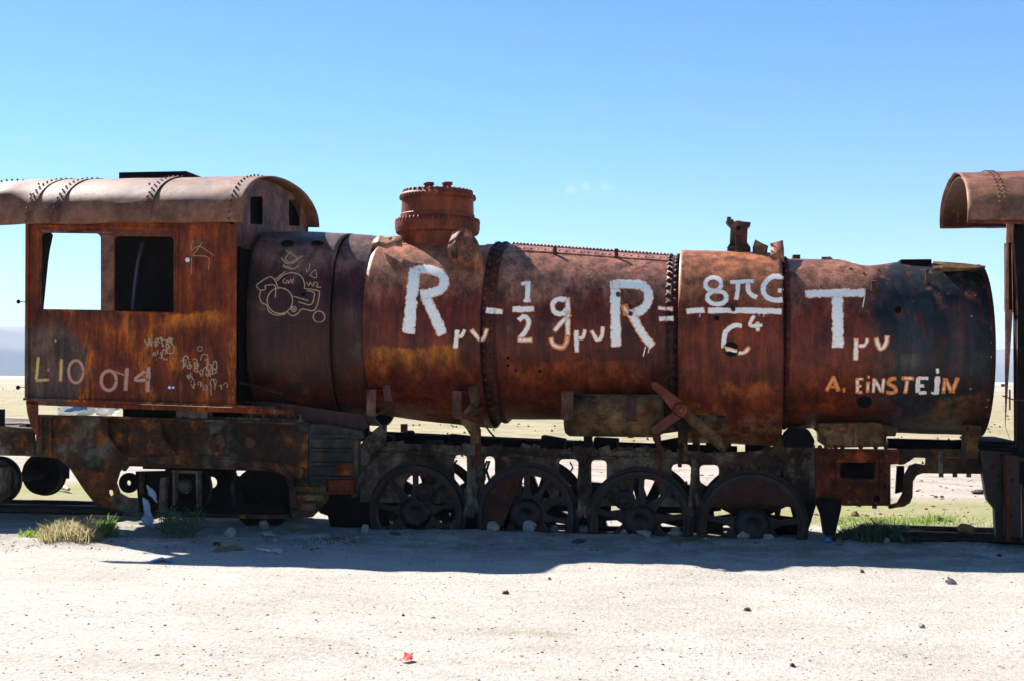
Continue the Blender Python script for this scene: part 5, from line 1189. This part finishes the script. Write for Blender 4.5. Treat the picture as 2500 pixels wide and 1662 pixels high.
def ridge(name, cx, cy, L, h, seed, ang=0):
    mb = MB(); nu, nv = 90, 16; V = []
    for j in range(nv+1):
        for i in range(nu+1):
            u = i/nu*2-1; v = j/nv*2-1; e = max(0, 1-u*u)*max(0, 1-v*v)
            hh = h*e**.6*(.75+.5*noise.noise(Vector((u*3+seed, v*1.5, seed)))+.15*noise.noise(Vector((u*11, v*6, seed))))
            x = u*L; y = v*L*.18; V.append((cx+x*math.cos(ang)-y*math.sin(ang), cy+x*math.sin(ang)+y*math.cos(ang), hh-2))
    mb.add(V, [(j*(nu+1)+i, j*(nu+1)+i+1, (j+1)*(nu+1)+i+1, (j+1)*(nu+1)+i) for j in range(nv) for i in range(nu)], True)
    return tag(mb.build(name, 'hill'), None, None, kind='structure')
def far(px, dist): d = dir_px(px, 920); return CAM+d*(dist/math.hypot(d.x, d.y))
c = far(-150, 4200); ridge('hills', c.x, c.y, 1500, 215, 1, R(25))
c = far(2600, 4200); ridge('hills', c.x, c.y, 1400, 150, 4, R(-8))
c = far(1250, 6000); ridge('hills', c.x, c.y, 4500, 95, 7, 0)
if HAZE:
    mb = MB(); mb.box((-16000, -300, -3), (13000, 15000, 290)); m = bpy.data.materials.new('haze_air'); m.use_nodes = True; t = m.node_tree
    t.nodes.remove(t.nodes['Principled BSDF']); pv_ = t.nodes.new('ShaderNodeVolumePrincipled'); pv_.inputs['Color'].default_value = (.72, .85, 1, 1); pv_.inputs['Density'].default_value = 1.9e-4
    t.links.new(pv_.outputs[0], t.nodes['Material Output'].inputs['Volume']); M['haze'] = m
    tag(mb.build('haze', 'haze'), 'pale blue haze in the far distance', 'haze', kind='stuff')

# ================================================================== STONES, PLANTS, LITTER
def gp(px, py):
    p = G(px, py); p.z = gz(p.x, p.y); return p
def stone_mesh(sx, sy, sz, seed, sub=2, rough=.35):
    import bmesh
    bm = bmesh.new(); bmesh.ops.create_icosphere(bm, subdivisions=sub, radius=1)
    for v in bm.verts:
        k = 1+rough*1.5*noise.noise(v.co*1.3+Vector((seed, seed, 0)))+rough*.4*noise.noise(v.co*3.5+Vector((seed, 0, seed)))
        v.co = Vector((v.co.x*sx*k, v.co.y*sy*k, v.co.z*sz*k))
    me = bpy.data.meshes.new('stone'); bm.to_mesh(me); bm.free(); return me
def stone(px, py, w, h, mat, lbl, name='stone', grp='stones along the wheels', cat='stone', seed=None, z=None, Y=None):
    p = gp(px, py) if Y is None else P(px, py, Y)
    if z is not None: p.z = z
    sc = (p-CAM).dot(Fw)/F_PX; seed = seed or px*.37
    me = stone_mesh(w/2*sc, w/2*sc*.8, h/2*sc, seed); me.materials.append(M[mat])
    o = bpy.data.objects.new(name, me); COL.objects.link(o); o.location = p+Vector((0, 0, h*sc*.3)); o.rotation_euler = (random.uniform(-.3, .3), random.uniform(-.3, .3), random.uniform(0, 6))
    return tag(o, lbl, cat, grp)
for px, py, w, h, mt, lb in (
    (890, 1302, 22, 26, 'rock', 'grey pointed stone left of the rearmost driving wheel'), (1203, 1305, 36, 28, 'rock', 'pale pointed rock before the driving wheel second from the left, on its left'),
    (1293, 1304, 42, 34, 'rock', 'big pale triangular rock under the hub of the driving wheel second from the left'), (1352, 1300, 22, 20, 'rock', 'pale rock at the right foot of the driving wheel second from the left'),
    (1428, 1300, 30, 24, 'rock', 'pale rock left of the third driving wheel'), (1524, 1308, 22, 14, 'rock', 'small flat tan stone before the third wheel, on its left'), (1572, 1312, 44, 16, 'rock', 'long flat pale stone before the hub of the third wheel'),
    (1650, 1308, 34, 24, 'rock', 'tan lump of earth at the right foot of the third wheel'), (1697, 1290, 14, 18, 'rock', 'small white stone between third and fourth wheel'), (1815, 1316, 32, 22, 'rock', 'bright tilted stone under the hub of the frontmost wheel'),
    (1876, 1322, 30, 14, 'rock', 'flat pale stone right of the hub of the frontmost wheel'), (1722, 1322, 10, 10, 'rock', 'tiny white pebble in front of the frontmost wheel'), (644, 1292, 26, 24, 'rock', 'upright grey block behind the pale slab'),
    (657, 1308, 48, 16, 'rock', 'long pale slab lying before the spring block'), (560, 1308, 30, 26, 'rock', 'grey rock right of the dark shrub'), (672, 1322, 14, 12, 'rock', 'small stone just below the pale slab'), (297, 1306, 18, 18, 'rock', 'small grey stone right of the yellow grass clump'),
    (1235, 1446, 18, 12, 'rock_dark', 'dark stone alone in the sunny sand below the boiler middle'), (985, 1503, 9, 6, 'rock_dark', 'tiny dark pebble above the red scrap'), (1935, 1624, 14, 10, 'rock_dark', 'dark brown stone near the lower edge, right of middle'),
    (1824, 1486, 18, 10, 'rock_brown', 'brown pebble in the sand below the frontmost wheel'), (2322, 1426, 28, 16, 'rock', 'pale lumpy stone in the sand near the right edge'), (2316, 1416, 9, 14, 'rock', 'small pale stone stuck upright on the lumpy stone'),
    (2105, 1400, 12, 10, 'rock_brown', 'small tan stone at the shadow edge, right of middle'), (2250, 1531, 20, 12, 'rock', 'pale stone in the sand, lower right'), (1342, 1412, 8, 8, 'rock_brown', 'small reddish pebble below the shadow edge, middle'),
    (968, 1309, 30, 8, 'rock_dark', 'flat dark clod before the rearmost driving wheel'), (1413, 1325, 38, 8, 'rock_dark', 'flat dark clod in the shade left of the third wheel'), (2440, 1358, 14, 9, 'rock_dark', 'dark stone in the shade at the right edge'),
    (2165, 1326, 18, 16, 'rock', 'blue grey stone at the foot of the green grass strip'), (2350, 1380, 12, 6, 'rock', 'flat pale stone in the shade near the right edge'), (530, 1330, 20, 12, 'rock_dark', 'dark stone behind the small green tuft'),
    (2088, 1258, 20, 16, 'rock_brown', 'brown stone in the rubble behind the front frame, leftmost'), (2292, 1270, 22, 14, 'rock_dark', 'dark stone in the rubble behind the green grass strip'), (2126, 1268, 14, 9, 'rock_dark', 'small dark stone in the rubble'), (2388, 1204, 34, 14, 'rock_dark', 'dark heap of stones at the right, seen through the front frame')):
    stone(px, py, w, h, mt, lb)
o = stone(2360, 1300, 50, 26, 'rock_brown', 'brown rounded brick lying on the near right rail', 'brick', None, 'brick', z=.14, Y=.82); 
# scattered gravel: countless small stones
mb = MB(); random.seed(11)
ICO = None
def pebble(mb, p, r):
    t = (1+5**.5)/2; V = [(-1, t, 0), (1, t, 0), (-1, -t, 0), (1, -t, 0), (0, -1, t), (0, 1, t), (0, -1, -t), (0, 1, -t), (t, 0, -1), (t, 0, 1), (-t, 0, -1), (-t, 0, 1)]
    Fc = [(0, 11, 5), (0, 5, 1), (0, 1, 7), (0, 7, 10), (0, 10, 11), (1, 5, 9), (5, 11, 4), (11, 10, 2), (10, 7, 6), (7, 1, 8), (3, 9, 4), (3, 4, 2), (3, 2, 6), (3, 6, 8), (3, 8, 9), (4, 9, 5), (2, 4, 11), (6, 2, 10), (8, 6, 7), (9, 8, 1)]
    a, b, c = (random.uniform(.6, 1.3) for _ in range(3)); w = random.uniform(0, 3.1); cw, sw = math.cos(w), math.sin(w); k = r/1.9
    vs_ = [(Vector((x*a*cw-y*b*sw, x*a*sw+y*b*cw, z*c*.6))*k*random.uniform(.8, 1.15))+p for x, y, z in V]
    mb.add(vs_, Fc)
mbs = {'rock': MB(), 'rock_dark': MB(), 'rock_brown': MB()}
for i in range(3600):
    px = random.uniform(-60, 2560); py = random.choice((random.uniform(1300, 1680), random.uniform(1290, 1345), random.uniform(1340, 1680)))
    p = gp(px, py); r = random.choice((.004, .006, .008, .011))*random.uniform(.7, 1.4)*(1.5 if py < 1345 else 1)
    pebble(mbs[random.choice(('rock', 'rock', 'rock_dark', 'rock_brown', 'rock', 'rock_brown'))], p, r)
for i in range(900):
    p = Vector((random.uniform(-9, 6), random.uniform(1.5, 12), 0)); p.z = gz(p.x, p.y); r = random.uniform(.012, .05)*random.choice((.6, 1, 1))
    pebble(mbs[random.choice(('rock_dark', 'rock_brown', 'rock'))], p, r)
for k, lb in (('rock', 'pale gravel scattered over the sand'), ('rock_dark', 'dark gravel scattered over the sand'), ('rock_brown', 'brown gravel scattered over the sand')):
    tag(mbs[k].build('gravel', k), lb, 'gravel', kind='stuff')

def blades(px0, px1, py0, py1, n, h, mat, lbl, name, cat, lean=.35, wd=.006, seed=0, spread=.0, kind=None, dens=None):
    rd = random.Random(seed); mb = MB(); a, b = gp(px0, (py0+py1)/2), gp(px1, (py0+py1)/2); c0 = (a+b)/2
    cx, cy = (px0+px1)/2, (py0+py1)/2; cl = [(rd.uniform(px0, px1), rd.uniform(py0, py1)) for _ in range(7)]
    for i in range(n):
        if rd.random() < .6: q = rd.choice(cl); x, y = q[0]+rd.gauss(0, (px1-px0)*.07), q[1]+rd.gauss(0, (py1-py0)*.2)
        else: x, y = rd.uniform(px0, px1), rd.uniform(py0, py1)
        p = gp(x, y); e = 1-.55*abs((x-cx)/((px1-px0)/2))**2; hh = h*rd.uniform(.45, 1.1)*max(.3, e)
        d = Vector((rd.gauss(0, lean)+.25*(x-cx)/((px1-px0)/2), rd.gauss(0, lean), 1)).normalized(); s_ = Vector((rd.uniform(-1, 1), rd.uniform(-1, 1), 0)).normalized()*wd
        m1 = p+d*hh*.55; tip = p+d*hh+Vector((rd.gauss(0, .25), rd.gauss(0, .2), -.12))*hh
        mb.add([p-s_, p+s_, m1+s_*.8, tip, m1-s_*.8], [(0, 1, 2, 3, 4)])
    return tag(mb.build(name, mat), lbl, cat, kind=kind)
blades(100, 245, 1300, 1322, 2300, .28, 'g_yellow', 'sunlit dry yellow grass clump at the left, before the rear frame', 'grass_clump', 'grass clump', seed=1)
blades(45, 90, 1303, 1310, 120, .12, 'g_green', 'tiny green plant left of the yellow grass clump', 'grass_clump', 'grass clump', seed=2)
blades(232, 290, 1290, 1308, 350, .2, 'g_green', 'shaded green grass right of the yellow clump', 'grass_clump', 'grass clump', seed=12)
blades(526, 590, 1338, 1346, 260, .12, 'g_yellow', 'small lime green tuft in the shadow below the spring block', 'grass_clump', 'grass clump', seed=3, lean=.8)
blades(700, 722, 1295, 1300, 90, .12, 'g_yellow', 'very small yellow tuft beside the pale slab', 'grass_clump', 'grass clump', seed=5, lean=.5)
blades(2050, 2245, 1302, 1322, 2600, .24, 'g_dark', 'dark green grass strip under the front frame', 'grass_strip', 'grass', seed=6)
blades(2030, 2420, 1266, 1296, 1500, .09, 'g_green', 'short pale green grass behind the green grass strip', 'grass_patch', 'grass', seed=7, kind='stuff')
blades(2405, 2440, 1296, 1304, 120, .12, 'g_green', 'green tuft at the foot of the buffer beam', 'grass_clump', 'grass clump', seed=8)
blades(1640, 1760, 1312, 1326, 260, .05, 'g_green', 'sparse low weeds between the third and fourth wheel', 'weeds', 'weeds', seed=9, kind='stuff')
blades(700, 900, 1312, 1330, 260, .04, 'g_dark', 'sparse dark weeds left of the rearmost wheel', 'weeds', 'weeds', seed=10, kind='stuff')
rd = random.Random(31); mb = MB()
for i in range(1500):
    y = 14+rd.random()**1.6*170; x = rd.uniform(-.62, .25)*(y+16); p = Vector((x, y, 0)); r = rd.uniform(.03, .07)*(1+y/160)
    if noise.noise(p*.06) < -.05: continue
    for k in range(5):
        w = rd.uniform(0, 6.3); d = Vector((math.cos(w)*r*.5, math.sin(w)*r*.5, r*rd.uniform(.6, 1.1)))
        s_ = Vector((-d.y, d.x, 0)).normalized()*r*.6; q = p+d*.1; mb.add([q-s_, q+s_, q+d], [(0, 1, 2)])
tag(mb.build('distant_scrub', 'g_scrub'), 'low sparse scrub on the plain behind the train', 'scrub', kind='stuff')
# dark shrub
sb = root('shrub', gp(437, 1312), 'dark green leafy shrub in the shade below the cab', 'shrub'); rd = random.Random(4); st = MB(); lf = MB(); b0 = gp(437, 1312)
for i in range(46):
    p = gp(rd.uniform(395, 482), rd.uniform(1296, 1316)); tip = p+Vector((rd.gauss(0, .09), rd.gauss(0, .08), rd.uniform(.18, .38)))
    st.tube([p, (p+tip)/2+Vector((.01, 0, .01)), tip], [.005, .004, .002], 5, False)
    for k in range(34):
        t = rd.uniform(.1, 1); q = p.lerp(tip, t)+Vector((rd.gauss(0, .03), rd.gauss(0, .03), rd.gauss(0, .02))); d = Vector((rd.uniform(-1, 1), rd.uniform(-1, 1), rd.uniform(-.2, 1))).normalized()*rd.uniform(.02, .04); s_ = d.orthogonal().normalized()*.008
        lf.add([q, q+d*.5+s_, q+d, q+d*.5-s_], [(0, 1, 2, 3)])
st.build('stem', 'g_dark', sb); lf.build('foliage', 'g_dark', sb)
# litter -----------------------------------------------------------------------
M['plastic_white'] = plain('white_plastic', (.75, .74, .72), .6, .3, .1); M['plastic_blue'] = plain('blue_plastic', (.16, .42, .78), .35, .5, .2)
M['red'] = plain('red_scrap', (.75, .03, .015), .5, .4, .25); M['grey_bag'] = plain('dusty_bag', (.30, .33, .40), .45, .4, .3); M['wood'] = plain('bleached_wood', (.62, .54, .45), .8, .2, .2); M['orangec'] = plain('orange_rag', (.40, .15, .08), .7, .2, .3)
def translucent(m, col):
    t = m.node_tree; tr_ = t.nodes.new('ShaderNodeBsdfTranslucent'); tr_.inputs[0].default_value = (*col, 1); ms = t.nodes.new('ShaderNodeMixShader'); ms.inputs[0].default_value = .6
    t.links.new(t.nodes['Principled BSDF'].outputs[0], ms.inputs[1]); t.links.new(tr_.outputs[0], ms.inputs[2]); t.links.new(ms.outputs[0], t.nodes['Material Output'].inputs[0])
translucent(M['plastic_white'], (.8, .78, .75))
for k_ in ('g_yellow', 'g_green'): translucent(M[k_], (.40, .34, .18) if k_ == 'g_yellow' else (.25, .35, .06))
def crumple(cells, seed, mat, name, lbl, cat, amp=.02, th=.003):
    """cells: grid rows of 3-D points -> crumpled sheet"""
    rows = []
    n, m_ = len(cells), len(cells[0]); F_ = 6
    for i in range((n-1)*F_+1):
        r_ = []
        for j in range((m_-1)*F_+1):
            a, ta = min(i//F_, n-2), (i-min(i//F_, n-2)*F_)/F_; b, tb = min(j//F_, m_-2), (j-min(j//F_, m_-2)*F_)/F_
            p = cells[a][b].lerp(cells[a][b+1], tb).lerp(cells[a+1][b].lerp(cells[a+1][b+1], tb), ta)
            r_.append(p+Vector((nz(p, 14, seed), nz(p, 17, seed+3), nz(p, 15, seed+6)))*amp)
        rows.append(r_)
    return tag(ribbon(rows, th).build(name, mat), lbl, cat)
up = lambda v, z: v+Vector((0, 0, z))
crumple([[up(gp(367, 1374), .01), up(gp(395, 1372), .03), up(gp(424, 1375), .01)], [up(gp(368, 1370), .012), up(gp(395, 1367), .025), up(gp(422, 1371), .01)]], 1, 'plastic_blue', 'plastic_wrapper', 'bright blue curved plastic strip on the sand at the shadow edge, left', 'litter', .01)
crumple([[up(gp(983, 1614), .01), up(gp(996, 1616), .02), up(gp(1006, 1613), .01)], [up(gp(985, 1605), .05), up(gp(996, 1604), .04), up(gp(1004, 1606), .05)]], 2, 'red', 'red_scrap', 'bright red scrap on the open sand near the bottom', 'litter', .02)
crumple([[P(350, 1212, .0), P(362, 1218, .0)], [P(354, 1240, -.02), P(366, 1245, -.02)], [P(346, 1270, -.05), P(380, 1284, -.05)], [P(352, 1282, -.05), P(376, 1290, -.05)]], 3, 'grey_bag', 'plastic_bag', 'pale crumpled plastic bag hanging under the rear frame beside the shrub', 'plastic bag', .03)
crumple([[P(355, 1185, .02), P(372, 1190, .02)], [P(362, 1205, .0), P(388, 1226, .0)]], 5, 'grey_bag', 'plastic_scrap', 'small torn plastic scrap just above the hanging bag', 'litter', .02)
crumple([[up(gp(2014, 1326), .01), up(gp(2030, 1325), .01)], [up(gp(2015, 1318), .09), up(gp(2028, 1317), .09)]], 4, 'plastic_blue', 'plastic_bag', 'crumpled blue plastic at the left foot of the green grass strip', 'litter', .03)
crumple([[up(gp(2041, 1334), .01), up(gp(2054, 1332), .01)], [up(gp(2043, 1322), .05), up(gp(2056, 1321), .05)]], 6, 'orangec', 'rag', 'small reddish rag right of the crumpled blue plastic', 'litter', .02)
tag(MB().tube([up(gp(629, 1343), .02), up(gp(645, 1346), .022), up(gp(662, 1349), .02)], .014, 8).build('white_stick', 'wood'), 'short white stick in the shadow, sunlit, right of the lime tuft', 'stick')
b1, b2 = up(gp(663, 1350), .03), up(gp(684, 1353), .03)
tag(MB().tube([b1, b1.lerp(b2, .15), b1.lerp(b2, .3), b2], [.012, .014, .032, .032], 14).build('plastic_bottle', 'grey_bag'), 'dusty plastic bottle at the right end of the white stick', 'bottle')
tag(MB().tube([up(gp(168, 1203), .06), up(gp(150, 1198), .08), up(gp(132, 1196), .06)], [.03, .05, .04], 8).build('plank', 'wood'), 'pale plank lying beyond the rails, behind the tender wheel', 'plank')
# bag lying on the rear frame
crumple([[P(140, 1012, 2.95), P(215, 1013, 2.95), P(280, 1013, 2.95)], [P(140, 984, 3.0), P(215, 984, 3.0), P(296, 987, 3.0)]], 7, 'plastic_white', 'cloth_sheet', 'white sheet stuffed under the cab sill above the rear frame', 'cloth', .03)
tag(crumple([[P(155, 1006, 2.8), P(185, 1003, 2.8), P(215, 1001, 2.8)], [P(160, 1000, 2.8), P(185, 989, 2.8), P(212, 982, 2.8)]], 8, 'plastic_blue', 'cloth_scrap', 'x', 'cloth', .02), 'blue scrap lying on the white sheet under the cab sill', 'cloth')
